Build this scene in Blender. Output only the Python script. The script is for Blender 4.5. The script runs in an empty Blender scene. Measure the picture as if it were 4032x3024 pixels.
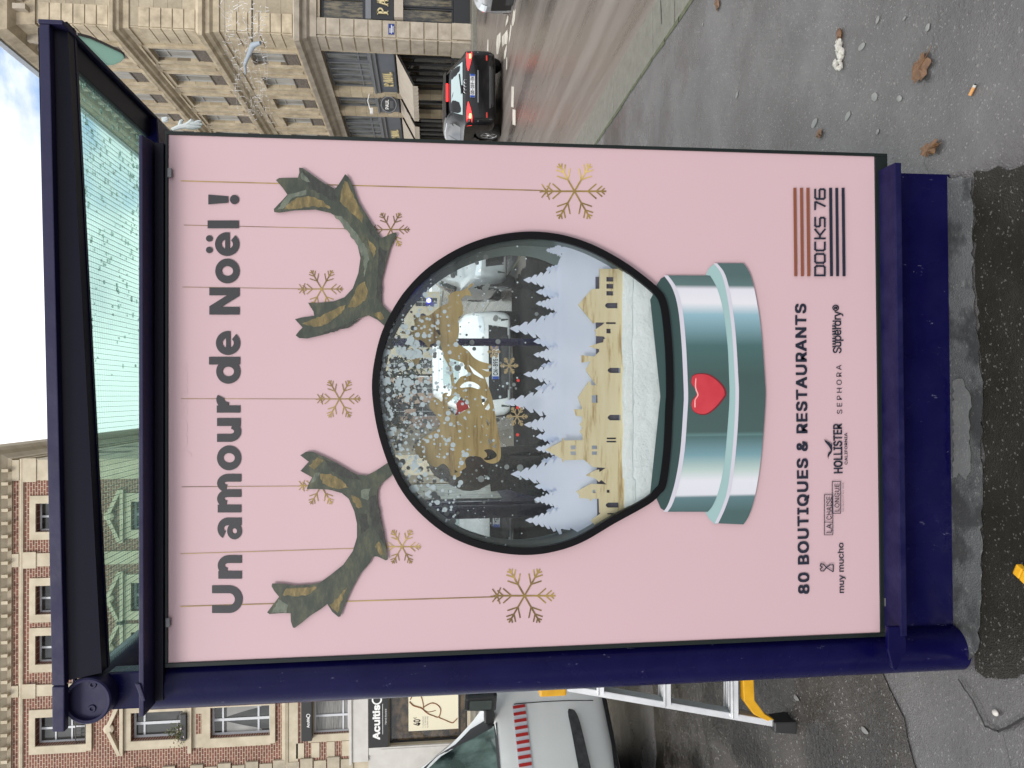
import bpy, bmesh, math, random
from mathutils import Vector, Matrix, noise
from mathutils.bvhtree import BVHTree

sc = bpy.context.scene
C = sc.collection
RAD = math.radians
random.seed(7)

# ------------------------------------------------------------------ camera
# X = along the poster to the right, Y = away from the viewer along the street, Z = up, metres
FOC, CAMH = 2975.0, 1.38
def _cv(u, v): return Vector((u - 1512.0, v - 2016.0, FOC))
_d = _cv(1470, 1687).normalized()
_g = _cv(1623, 28900).normalized()
_up = (-_g); _up = (_up - _d * _d.dot(_up)).normalized()
_x = _d.cross(_up)
ROWS = (_x, _d, _up)
EYE = Vector((0, 0, CAMH))
def world_dir(c): return Vector((ROWS[0].dot(c), ROWS[1].dot(c), ROWS[2].dot(c)))
right_w, down_w, fwd_w = (world_dir(Vector(a)) for a in ((1, 0, 0), (0, 1, 0), (0, 0, 1)))
cam_data = bpy.data.cameras.new('camera')
cam = bpy.data.objects.new('camera', cam_data)
C.objects.link(cam)
M = Matrix.Identity(4)
for i in range(3):
    M[i][0], M[i][1], M[i][2], M[i][3] = down_w[i], right_w[i], -fwd_w[i], EYE[i]
cam.matrix_world = M          # the phone was held on its side: picture right is down in the street
cam_data.sensor_width = 36.0
cam_data.lens = 36.0 * FOC / 4032.0
cam_data.clip_start, cam_data.clip_end = 0.05, 600
sc.camera = cam

# ------------------------------------------------------------------ sky, sun, exposure
SUN_EL, SUN_AZ = RAD(38), RAD(205)      # azimuth from +Y clockwise
world = bpy.data.worlds.new('World'); sc.world = world
world.use_nodes = True
wt = world.node_tree; wt.nodes.clear()
def wn(t, **k):
    n = wt.nodes.new(t)
    for a, b in k.items(): setattr(n, a, b)
    return n
sky = wn('ShaderNodeTexSky', sky_type='NISHITA', sun_disc=False)
sky.sun_elevation, sky.sun_rotation = SUN_EL, SUN_AZ
bg1 = wn('ShaderNodeBackground'); bg1.inputs[1].default_value = 0.13
bg2 = wn('ShaderNodeBackground'); bg2.inputs[1].default_value = 0.95
tc = wn('ShaderNodeTexCoord')
mp = wn('ShaderNodeMapping'); mp.inputs['Scale'].default_value = (1.0, 1.0, 2.2)
nz = wn('ShaderNodeTexNoise'); nz.inputs['Scale'].default_value = 3.0; nz.inputs['Detail'].default_value = 9; nz.inputs['Roughness'].default_value = 0.55
gap = wn('ShaderNodeVectorMath', operation='DOT_PRODUCT')
_gapdir = world_dir(_cv(3024 - 190, 40)).normalized()
gap.inputs[1].default_value = _gapdir
gr = wn('ShaderNodeMapRange'); gr.inputs[1].default_value = 0.965; gr.inputs[2].default_value = 1.0; gr.inputs[3].default_value = 0.0; gr.inputs[4].default_value = 0.52
add = wn('ShaderNodeMath', operation='SUBTRACT')
cr = wn('ShaderNodeMapRange'); cr.inputs[1].default_value = 0.02; cr.inputs[2].default_value = 0.16; cr.interpolation_type = 'SMOOTHSTEP'
nz2 = wn('ShaderNodeTexNoise'); nz2.inputs['Scale'].default_value = 5.0; nz2.inputs['Detail'].default_value = 7
cc = wn('ShaderNodeValToRGB'); cc.color_ramp.elements[0].position = 0.30; cc.color_ramp.elements[1].position = 0.58
cc.color_ramp.elements[0].color = (0.50, 0.54, 0.61, 1); cc.color_ramp.elements[1].color = (0.93, 0.94, 0.96, 1)
mx = wn('ShaderNodeMixShader'); wo = wn('ShaderNodeOutputWorld')
L = wt.links.new
L(tc.outputs['Generated'], mp.inputs[0]); L(mp.outputs[0], nz.inputs[0]); L(mp.outputs[0], nz2.inputs[0])
L(tc.outputs['Generated'], gap.inputs[0]); L(gap.outputs['Value'], gr.inputs[0])
L(nz.outputs[0], add.inputs[0]); L(gr.outputs[0], add.inputs[1]); L(add.outputs[0], cr.inputs[0])
L(nz2.outputs[0], cc.inputs[0]); L(cc.outputs[0], bg2.inputs[0])
L(sky.outputs[0], bg1.inputs[0]); L(cr.outputs[0], mx.inputs[0]); L(bg1.outputs[0], mx.inputs[1]); L(bg2.outputs[0], mx.inputs[2])
L(mx.outputs[0], wo.inputs[0])
sun_d = bpy.data.lights.new('sun', 'SUN'); sun_d.energy = 1.1; sun_d.angle = RAD(18); sun_d.color = (1, 0.95, 0.88)
sun = bpy.data.objects.new('sun', sun_d); C.objects.link(sun)
_sv = Vector((math.sin(SUN_AZ) * math.cos(SUN_EL), math.cos(SUN_AZ) * math.cos(SUN_EL), math.sin(SUN_EL)))
sun.rotation_euler = _sv.to_track_quat('Z', 'Y').to_euler(); sun.location = (-3, -6, 9)
sc.view_settings.view_transform = 'Standard'; sc.view_settings.look = 'None'
sc.view_settings.exposure = 0.85; sc.view_settings.gamma = 1
try:
    sc.cycles.max_bounces = 8; sc.cycles.transparent_max_bounces = 16
    sc.cycles.caustics_reflective = False; sc.cycles.caustics_refractive = False
except Exception: pass

# ------------------------------------------------------------------ places
def ray(x, y): return world_dir(_cv(3024 - y, x))
def PY(x, y, Y): r = ray(x, y); return EYE + r * (Y / r.y)
def PZ(x, y, Z): r = ray(x, y); return EYE + r * ((Z - CAMH) / r.z)
def PX(x, y, X): r = ray(x, y); return EYE + r * (X / r.x)

# ------------------------------------------------------------------ objects
WL = {}                                  # world origin of every object
def tag(o, label=None, cat=None, group=None, kind=None):
    for k, v in (('label', label), ('category', cat), ('group', group), ('kind', kind)):
        if v: o[k] = v
    return o
def thing(name, label, cat, loc=(0, 0, 0), rz=0, group=None):
    o = bpy.data.objects.new(name, None); C.objects.link(o); o.empty_display_size = 0.1
    o.location = loc; o.rotation_euler = (0, 0, rz)
    WL[o.name] = Vector(loc)
    return tag(o, label, cat, group)
def link(name, me, mat, parent=None, local=False, smooth=False):
    """me is in world metres (unrotated parents) unless local"""
    if parent is not None and not local:
        me.transform(Matrix.Translation(-WL[parent.name]))
    if mat is not None:
        me.materials.clear(); me.materials.append(mat)
    if smooth:
        for p in me.polygons: p.use_smooth = True
    o = bpy.data.objects.new(name, me); C.objects.link(o)
    if parent is not None:
        o.parent = parent; WL[o.name] = WL[parent.name]
    else: WL[o.name] = Vector((0, 0, 0))
    return o

class MB:
    def __init__(s): s.v = []; s.f = []
    def add(s, vs, fs):
        b = len(s.v); s.v += [tuple(v) for v in vs]; s.f += [tuple(b + i for i in f) for f in fs]; return s
    def hexa(s, p):
        return s.add(p, [(0, 3, 2, 1), (4, 5, 6, 7), (0, 1, 5, 4), (1, 2, 6, 5), (2, 3, 7, 6), (3, 0, 4, 7)])
    def box(s, x0, x1, y0, y1, z0, z1):
        return s.hexa([(x0, y0, z0), (x1, y0, z0), (x1, y1, z0), (x0, y1, z0), (x0, y0, z1), (x1, y0, z1), (x1, y1, z1), (x0, y1, z1)])
    def beam(s, a, b, w, h, up=(0, 0, 1)):
        a, b = Vector(a), Vector(b); d = (b - a).normalized(); u = Vector(up)
        sd = d.cross(u).normalized(); u = sd.cross(d).normalized()
        return s.hexa([a - sd*w/2 - u*h/2, a + sd*w/2 - u*h/2, b + sd*w/2 - u*h/2, b - sd*w/2 - u*h/2,
                       a - sd*w/2 + u*h/2, a + sd*w/2 + u*h/2, b + sd*w/2 + u*h/2, b - sd*w/2 + u*h/2])
    def tube(s, pts, r, seg=10, cap=True):
        pts = [Vector(p) for p in pts]; n = len(pts); rs = r if isinstance(r, (list, tuple)) else [r] * n
        b = len(s.v); ref = None
        for i, p in enumerate(pts):
            d = (pts[min(i + 1, n - 1)] - pts[max(i - 1, 0)]).normalized()
            if ref is None: ref = d.orthogonal().normalized()
            ref = (ref - d * ref.dot(d)).normalized(); o = d.cross(ref)
            for k in range(seg):
                a = 2 * math.pi * k / seg
                s.v.append(tuple(p + (ref * math.cos(a) + o * math.sin(a)) * rs[i]))
        for i in range(n - 1):
            for k in range(seg):
                s.f.append((b + i*seg + k, b + i*seg + (k+1) % seg, b + (i+1)*seg + (k+1) % seg, b + (i+1)*seg + k))
        if cap:
            s.f.append(tuple(b + k for k in range(seg))[::-1]); s.f.append(tuple(b + (n-1)*seg + k for k in range(seg)))
        return s
    def lathe(s, prof, o, ax=(0, 0, 1), seg=28):
        """prof: (radius, height along ax)"""
        o, ax = Vector(o), Vector(ax).normalized(); e1 = ax.orthogonal().normalized(); e2 = ax.cross(e1); b = len(s.v)
        for r, h in prof:
            for k in range(seg):
                a = 2*math.pi*k/seg
                s.v.append(tuple(o + ax*h + (e1*math.cos(a) + e2*math.sin(a))*max(r, 1e-5)))
        for i in range(len(prof) - 1):
            for k in range(seg):
                s.f.append((b + i*seg + k, b + i*seg + (k+1) % seg, b + (i+1)*seg + (k+1) % seg, b + (i+1)*seg + k))
        return s
    def prism(s, poly, fn, d):
        """poly of (a,b) mapped by fn(a,b)->Vector, extruded by vector d"""
        d = Vector(d); n = len(poly); p = [fn(*q) for q in poly]
        return s.add(p + [q + d for q in p], [tuple(range(n))[::-1], tuple(range(n, 2*n))] + [(i, (i+1) % n, n + (i+1) % n, n + i) for i in range(n)])
    def quad(s, a, b, c, d): return s.add([a, b, c, d], [(0, 1, 2, 3)])
    def sphere(s, c, r, sc3=(1, 1, 1), seg=10, rings=6):
        b = len(s.v); c = Vector(c)
        for i in range(rings + 1):
            t = math.pi*i/rings
            for k in range(seg):
                a = 2*math.pi*k/seg
                s.v.append(tuple(c + Vector((math.sin(t)*math.cos(a)*sc3[0], math.sin(t)*math.sin(a)*sc3[1], math.cos(t)*sc3[2]))*r))
        for i in range(rings):
            for k in range(seg):
                s.f.append((b + i*seg + k, b + i*seg + (k+1) % seg, b + (i+1)*seg + (k+1) % seg, b + (i+1)*seg + k))
        return s
    def build(s, name, mat, parent=None, local=False, smooth=False, bevel=0, fix=True):
        me = bpy.data.meshes.new(name); me.from_pydata(s.v, [], s.f)
        if fix or bevel:
            bm = bmesh.new(); bm.from_mesh(me)
            if fix: bmesh.ops.recalc_face_normals(bm, faces=bm.faces)
            if bevel:
                bmesh.ops.bevel(bm, geom=[e for e in bm.edges if len(e.link_faces) == 2 and e.calc_face_angle(0) > 0.6], offset=bevel, segments=2, affect='EDGES', profile=0.6)
            bm.to_mesh(me); bm.free()
        me.update()
        o = link(name, me, mat, parent, local, smooth)
        if smooth and hasattr(me, 'set_sharp_from_angle'):
            me.set_sharp_from_angle(angle=RAD(40))
        return o

def curve_mesh(loops, thick=0.0):
    cu = bpy.data.curves.new('outline', 'CURVE'); cu.dimensions = '2D'; cu.fill_mode = 'BOTH'; cu.extrude = thick/2
    for lp in loops:
        sp = cu.splines.new('POLY'); sp.points.add(len(lp) - 1); sp.use_cyclic_u = True
        for i, (a, b) in enumerate(lp): sp.points[i].co = (a, b, 0, 1)
    o = bpy.data.objects.new('outline', cu); me = bpy.data.meshes.new_from_object(o)
    bpy.data.objects.remove(o); bpy.data.curves.remove(cu)
    return me
def px_loops(loops, Y): return [[(q.x, q.z) for q in (PY(x, y, Y) for x, y in lp)] for lp in loops]
def flat(name, loops, Y, mat, parent, thick=0.0, px=True):
    """a flat cut or printed outline standing in the plane y = Y"""
    me = curve_mesh(px_loops(loops, Y) if px else loops, thick)
    for v in me.vertices: v.co = (v.co.x, Y - v.co.z, v.co.y)
    return link(name, me, mat, parent)

try:
    FONT = bpy.data.fonts.load(bpy.utils.system_resource('DATAFILES') + '/fonts/Inter.woff2')
except Exception:
    FONT = None
def text_mesh(body, bold=0.0, space=1.0, thick=0.0, font=True):
    cu = bpy.data.curves.new('text', 'FONT'); cu.body = body; cu.space_character = space; cu.extrude = thick; cu.resolution_u = 4
    if font and FONT: cu.font = FONT
    o = bpy.data.objects.new('text', cu); me = bpy.data.meshes.new_from_object(o)
    bpy.data.objects.remove(o); bpy.data.curves.remove(cu)
    if bold:
        bm = bmesh.new(); k = 0
        for dx in (-1, 0, 1):
            for dy in (-1, 0, 1):
                c_ = me.copy(); c_.transform(Matrix.Translation((dx*bold, dy*bold + bold, k*1e-5))); bm.from_mesh(c_); bpy.data.meshes.remove(c_); k += 1
        bm.to_mesh(me); bm.free()
    return me
def text(name, body, p0, p1, up, H, mat, parent, bold=0.0, space=1.0, local=False, font=True, depth=0.0):
    """letters from left foot p0 to right foot p1, H tall, standing along up"""
    p0, p1, up = Vector(p0), Vector(p1), Vector(up).normalized()
    me = text_mesh(body, bold, space, font=font, thick=0.001 if depth else 0)
    xs = [v.co.x for v in me.vertices]; ys = [v.co.y for v in me.vertices]
    x0, x1, y1 = min(xs), max(xs), max(ys); d = p1 - p0; n = d.cross(up).normalized()
    for v in me.vertices:
        v.co = p0 + d*((v.co.x - x0)/(x1 - x0)) + up*(v.co.y/y1*H) + n*(v.co.z/0.001*depth/2 if depth else v.co.z*.6)
    return link(name, me, mat, parent, local)

# ------------------------------------------------------------------ materials
MATS = {}
def mat(name, col, rough=0.5, metal=0.0, spec=0.5, coat=0.0, emit=None, es=0.0, alpha=1.0):
    m = bpy.data.materials.new(name); m.use_nodes = True; b = m.node_tree.nodes['Principled BSDF']
    b.inputs['Base Color'].default_value = (*col, 1); b.inputs['Roughness'].default_value = rough; b.inputs['Metallic'].default_value = metal
    b.inputs['Specular IOR Level'].default_value = spec; b.inputs['Coat Weight'].default_value = coat
    if emit: b.inputs['Emission Color'].default_value = (*emit, 1); b.inputs['Emission Strength'].default_value = es
    MATS[name] = m; return m
class NT:
    """small helper on a material's node tree"""
    def __init__(s, m): s.m = m; s.t = m.node_tree; s.b = s.t.nodes['Principled BSDF']; s.co = s.n('ShaderNodeTexCoord')
    def n(s, ty, **k):
        x = s.t.nodes.new(ty)
        for a, b in k.items(): setattr(x, a, b)
        return x
    def l(s, a, b): s.t.links.new(a, b)
    def map(s, scale=(1, 1, 1), rot=(0, 0, 0)):
        x = s.n('ShaderNodeMapping'); x.inputs['Scale'].default_value = scale; x.inputs['Rotation'].default_value = rot; s.l(s.co.outputs['Object'], x.inputs[0]); return x.outputs[0]
    def noise(s, sc_, det=4, rough=0.5, vec=None):
        x = s.n('ShaderNodeTexNoise'); x.inputs['Scale'].default_value = sc_; x.inputs['Detail'].default_value = det; x.inputs['Roughness'].default_value = rough
        s.l(vec if vec is not None else s.co.outputs['Object'], x.inputs['Vector']); return x.outputs[0]
    def ramp(s, fac, stops):
        x = s.n('ShaderNodeValToRGB'); e = x.color_ramp.elements
        while len(e) < len(stops): e.new(0.5)
        for i, (p, c) in enumerate(stops): e[i].position = p; e[i].color = (*c, 1) if len(c) == 3 else c
        s.l(fac, x.inputs[0]); return x.outputs[0]
    def mixc(s, fac, a, b, mode='MIX'):
        x = s.n('ShaderNodeMix', data_type='RGBA', blend_type=mode)
        for sock, val in ((x.inputs[0], fac), (x.inputs[6], a), (x.inputs[7], b)):
            if hasattr(val, 'links') or hasattr(val, 'is_linked'): s.l(val, sock)
            else: sock.default_value = val if isinstance(val, float) else (*val, 1)
        return x.outputs[2]
    def rng(s, fac, a, b, c, d):
        x = s.n('ShaderNodeMapRange')
        for i, q in enumerate((a, b, c, d)): x.inputs[i + 1].default_value = q
        s.l(fac, x.inputs[0]); return x.outputs[0]
    def bump(s, h, st=0.3, dist=0.01):
        x = s.n('ShaderNodeBump'); x.inputs['Strength'].default_value = st; x.inputs['Distance'].default_value = dist
        s.l(h, x.inputs['Height']); s.l(x.outputs[0], s.b.inputs['Normal']); return x.outputs[0]
    def col(s, c): s.l(c, s.b.inputs['Base Color'])
    def rough(s, c): s.l(c, s.b.inputs['Roughness'])
    def swz(s, a, b, k=(1, 1)):
        """vector (axis a, axis b, 0) of object coordinates"""
        sp = s.n('ShaderNodeSeparateXYZ'); s.l(s.co.outputs['Object'], sp.inputs[0]); cb = s.n('ShaderNodeCombineXYZ')
        s.l(sp.outputs[a], cb.inputs[0]); s.l(sp.outputs[b], cb.inputs[1]); return cb.outputs[0]

def mottled(name, c0, c1, sc_=6.0, rough=0.6, bump=0.0, bs=60, metal=0.0, r2=None, coat=0.0):
    m = mat(name, c0, rough, metal, coat=coat); t = NT(m)
    t.col(t.ramp(t.noise(sc_, 6, 0.6), [(0.3, c0), (0.7, c1)]))
    if r2 is not None: t.rough(t.rng(t.noise(sc_*2.3, 5), 0.35, 0.65, rough, r2))
    if bump: t.bump(t.noise(bs, 4), bump, 0.01)
    return m

def asphalt(name, c0, c1, wet=(0.12, 0.5), wscale=1.3, grain=260, speck=0.25, bumps=0.5, specks=(0.5, 0.48, 0.45), spec=0.5, thr=(0.42, 0.6), wdark=0.5):
    m = mat(name, c0, 0.4, spec=spec); t = NT(m)
    big = t.noise(wscale, 6, 0.6)
    base = t.ramp(t.noise(3.1, 7, 0.7), [(0.3, c0), (0.7, c1)])
    vo = t.n('ShaderNodeTexVoronoi'); vo.inputs['Scale'].default_value = grain; t.l(t.co.outputs['Object'], vo.inputs['Vector'])
    sp = t.ramp(vo.outputs['Color'], [(0.0, (0, 0, 0)), (0.84, (0, 0, 0)), (0.89, (1, 1, 1))])
    fac = t.n('ShaderNodeMath', operation='MULTIPLY'); t.l(sp, fac.inputs[0]); fac.inputs[1].default_value = speck
    c = t.mixc(fac.outputs[0], base, specks)
    wetf = t.rng(big, thr[0], thr[1], 1.0, 0.0)
    dk = t.n('ShaderNodeMath', operation='MULTIPLY'); t.l(wetf, dk.inputs[0]); dk.inputs[1].default_value = wdark
    t.col(t.mixc(dk.outputs[0], c, (c0[0]*0.35, c0[1]*0.33, c0[2]*0.31)))
    t.rough(t.rng(wetf, 0, 1, wet[1], wet[0]))
    h1 = t.n('ShaderNodeMath', operation='MULTIPLY'); t.l(vo.outputs['Distance'], h1.inputs[0]); t.l(t.rng(wetf, 0, 1, 1.0, 0.25), h1.inputs[1])
    h2 = t.n('ShaderNodeMath', operation='ADD'); t.l(h1.outputs[0], h2.inputs[0])
    f = t.n('ShaderNodeMath', operation='MULTIPLY'); t.l(t.noise(grain*0.22, 4), f.inputs[0]); f.inputs[1].default_value = 0.9; t.l(f.outputs[0], h2.inputs[1])
    t.bump(h2.outputs[0], bumps, 0.004)
    return m
m_pave = asphalt('wet pavement asphalt', (0.095, 0.091, 0.093), (0.165, 0.159, 0.160), (0.10, 0.34), 0.9, 230, 0.36, 0.55, spec=0.6)
m_patch = asphalt('dark asphalt patch', (0.020, 0.019, 0.015), (0.036, 0.034, 0.028), (0.3, 0.62), 2.0, 240, 0.22, 0.5, spec=0.25, wdark=0.3)
m_dull = mottled('added dull black ground', (0.012, 0.011, 0.010), (0.024, 0.022, 0.020), 5, 0.95, 0.3, 120); m_dull.node_tree.nodes['Principled BSDF'].inputs['Specular IOR Level'].default_value = 0.04  # for the ground sheets added behind the display to look dark
m_strip = asphalt('smooth wet mortar', (0.085, 0.09, 0.09), (0.15, 0.157, 0.156), (0.03, 0.3), 5.0, 200, 0.25, 0.35, spec=0.7, thr=(0.44, 0.52), wdark=0.7)
m_wetl = asphalt('black wet asphalt', (0.020, 0.017, 0.014), (0.080, 0.070, 0.062), (0.05, 0.38), 3.0, 210, 0.7, 0.8, spec=0.7, wdark=0.85)
m_road = mat('wet road asphalt', (0.1, 0.1, 0.1), 0.3, spec=0.8); t = NT(m_road)
st = t.noise(1.0, 6, 0.65, t.map((1.6, 0.10, 1)))
t.col(t.ramp(st, [(0.34, (0.075, 0.062, 0.053)), (0.5, (0.15, 0.127, 0.11)), (0.68, (0.215, 0.188, 0.167))]))
t.col(t.mixc(1.0, [l.from_socket for l in t.t.links if l.to_socket == t.b.inputs['Base Color']][0], t.ramp(t.noise(70, 5, 0.8), [(0.3, (0.72, 0.72, 0.72)), (0.7, (1.2, 1.2, 1.2))]), 'MULTIPLY'))
t.rough(t.rng(st, 0.35, 0.65, 0.16, 0.42)); t.bump(t.noise(70, 5, 0.7), 0.3, 0.005)
m_kerb = mottled('granite kerb', (0.13, 0.125, 0.105), (0.2, 0.195, 0.165), 14, 0.45, 0.25, 220, r2=0.3)
m_moss = mottled('kerb moss', (0.055, 0.075, 0.03), (0.12, 0.115, 0.075), 20, 0.9)
m_mark = mottled('worn road paint', (0.42, 0.39, 0.33), (0.74, 0.71, 0.63), 3, 0.4)
m_crack = mat('crack dirt', (0.012, 0.011, 0.01), 0.6)
m_gum = mottled('old gum', (0.17, 0.17, 0.165), (0.25, 0.25, 0.24), 60, 0.5)

def ashlar(name, c_a, c_b, c_m, bw, bh, ax=(1, 2), mortar=0.006, dirt=(0.22, 0.19, 0.15), dirtamt=0.5):
    m = mat(name, c_a, 0.85); t = NT(m)
    br = t.n('ShaderNodeTexBrick'); t.l(t.swz(*ax), br.inputs['Vector'])
    br.inputs['Color1'].default_value = (*c_a, 1); br.inputs['Color2'].default_value = (*c_b, 1); br.inputs['Mortar'].default_value = (*c_m, 1)
    br.inputs['Scale'].default_value = 1.0; br.inputs['Brick Width'].default_value = bw; br.inputs['Row Height'].default_value = bh; br.inputs['Mortar Size'].default_value = mortar
    br.inputs['Bias'].default_value = -0.1
    d = t.ramp(t.noise(0.9, 8, 0.7), [(0.42, (1, 1, 1)), (0.72, dirt)])
    fine = t.ramp(t.noise(9, 6, 0.7), [(0.3, (0.8, 0.8, 0.8)), (0.7, (1, 1, 1))])
    c = t.mixc(dirtamt, br.outputs[0], d, 'MULTIPLY'); c = t.mixc(1.0, c, fine, 'MULTIPLY')
    t.col(c); t.bump(t.noise(30, 5), 0.15, 0.01)
    return m
m_stoneS = ashlar('limestone ashlar street side', (0.46, 0.385, 0.265), (0.66, 0.565, 0.41), (0.22, 0.18, 0.125), 1.1, 0.42, (1, 2), dirt=(0.45, 0.38, 0.3))
m_stoneF = ashlar('limestone ashlar front', (0.40, 0.345, 0.255), (0.57, 0.495, 0.37), (0.2, 0.165, 0.12), 1.1, 0.42, (0, 2), dirt=(0.45, 0.4, 0.33))
m_stone = mottled('carved limestone', (0.33, 0.275, 0.195), (0.60, 0.515, 0.375), 2.6, 0.85, 0.2, 25)
m_stoneG = mottled('grey weathered limestone', (0.30, 0.26, 0.205), (0.50, 0.445, 0.365), 2.6, 0.85, 0.25, 25)
m_trim = mottled('pale stone trim', (0.42, 0.36, 0.26), (0.58, 0.51, 0.39), 2.0, 0.8, 0.1, 30)
m_quoin = mottled('weathered quoin stone', (0.28, 0.25, 0.19), (0.50, 0.44, 0.33), 1.7, 0.85, 0.2, 20)
m_brick = mat('red brick', (0.25, 0.07, 0.05), 0.8); t = NT(m_brick)
br = t.n('ShaderNodeTexBrick'); t.l(t.swz(0, 2), br.inputs['Vector'])
br.inputs['Color1'].default_value = (0.14, 0.052, 0.038, 1); br.inputs['Color2'].default_value = (0.215, 0.08, 0.056, 1); br.inputs['Mortar'].default_value = (0.52, 0.43, 0.32, 1)
br.inputs['Scale'].default_value = 1; br.inputs['Brick Width'].default_value = 0.20; br.inputs['Row Height'].default_value = 0.082; br.inputs['Mortar Size'].default_value = 0.009; br.inputs['Mortar Smooth'].default_value = 0.2
t.col(t.mixc(0.5, br.outputs[0], t.ramp(t.noise(1.5, 6), [(0.3, (0.75, 0.72, 0.7)), (0.7, (1, 1, 1))]), 'MULTIPLY'))
m_zinc = mottled('zinc roof', (0.25, 0.28, 0.32), (0.36, 0.4, 0.44), 1.5, 0.4)
m_slate = mottled('dark chimney brick', (0.075, 0.055, 0.045), (0.13, 0.1, 0.085), 6, 0.8)
m_wframe = mat('white window frame', (0.56, 0.58, 0.61), 0.4)
m_wframe2 = mat('dull white window frame', (0.42, 0.42, 0.41), 0.5)
m_iron2 = mottled('weathered iron guard', (0.10, 0.085, 0.07), (0.24, 0.21, 0.18), 30, 0.7)
m_gframe = mat('grey painted joinery', (0.165, 0.175, 0.19), 0.45)
m_dframe = mat('black painted joinery', (0.018, 0.019, 0.022), 0.35)
m_shopgrey = mottled('grey shop fascia', (0.10, 0.115, 0.14), (0.125, 0.14, 0.165), 1.5, 0.45)
def pane(name, c0, c1, sc_=1.2, rough=0.06, stretch=(1, 1, 0.35), det=3):
    m = mat(name, c0, rough, spec=0.7); t = NT(m)
    t.col(t.ramp(t.noise(sc_, det, 0.55, t.map(stretch)), [(0.38, c0), (0.62, c1)])); return m
m_paneUp = pane('upper window pane with pale curtain', (0.24, 0.24, 0.23), (0.44, 0.44, 0.42), 1.5, 0.08)
m_paneDk = pane('dark window pane', (0.016, 0.016, 0.016), (0.06, 0.062, 0.06), 2.0)
m_paneShop = pane('shop window pane', (0.008, 0.009, 0.009), (0.075, 0.065, 0.045), 3.0, 0.05, (1, 2.2, 1.3), 5)
m_paneWarm = pane('shop pane with painted warm light', (0.016, 0.016, 0.014), (0.16, 0.135, 0.085), 2.4, 0.05, (5.5, 1, 1.3), 7)  # warm reflected light painted into the glass colour as streaks
m_paneBay = pane('bay window pane', (0.04, 0.045, 0.045), (0.21, 0.22, 0.21), 2.2, 0.06, (1, 1.8, 0.5), 4)
m_iron = mat('wrought iron', (0.05, 0.045, 0.04), 0.6)
m_gold = mat('pale gilt lettering', (0.62, 0.53, 0.3), 0.4)
m_awn = mottled('beige awning cloth', (0.40, 0.35, 0.285), (0.48, 0.43, 0.36), 3, 0.9)
m_blueplate = mat('blue enamel plate', (0.012, 0.035, 0.19), 0.25)
m_white = mat('white paint', (0.78, 0.78, 0.77), 0.4)
m_black = mat('black', (0.012, 0.012, 0.013), 0.4)

# navy shelter paint, scuffed
m_navy = mat('navy shelter paint', (0.003, 0.0025, 0.038), 0.2, spec=0.14); t = NT(m_navy)
sc1 = t.ramp(t.noise(46, 8, 0.75, t.map((1.6, 1.6, 0.6))), [(0.0, (0, 0, 0)), (0.645, (0, 0, 0)), (0.68, (1, 1, 1))])
t.col(t.mixc(sc1, t.ramp(t.noise(5, 6, 0.7), [(0.35, (0.0022, 0.0018, 0.034)), (0.7, (0.006, 0.0055, 0.05))]), (0.12, 0.12, 0.20))); t.rough(t.rng(t.noise(8, 5), 0.35, 0.65, 0.18, 0.34)); t.bump(t.noise(14, 3), 0.04, 0.003)
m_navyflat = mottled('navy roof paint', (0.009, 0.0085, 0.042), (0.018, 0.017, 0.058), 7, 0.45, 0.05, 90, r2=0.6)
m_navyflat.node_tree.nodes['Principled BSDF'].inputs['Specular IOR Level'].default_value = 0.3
m_navyblk = mat('shade darkened navy paint', (0.003, 0.003, 0.013), 0.4, spec=0.2)  # the navy again, with the shade under the roof put into the colour
m_navydusty = mottled('dusty navy paint', (0.003, 0.0025, 0.034), (0.016, 0.015, 0.06), 16, 0.5, 0.1, 60); m_navydusty.node_tree.nodes['Principled BSDF'].inputs['Specular IOR Level'].default_value = 0.15
m_rubber = mat('black case gasket', (0.014, 0.018, 0.017), 0.35)
m_gasket = mat('dark green case border', (0.010, 0.015, 0.014), 0.3, spec=0.25)
m_steel = mottled('brushed clip steel', (0.12, 0.12, 0.13), (0.2, 0.2, 0.21), 80, 0.4, metal=0.6)

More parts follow.
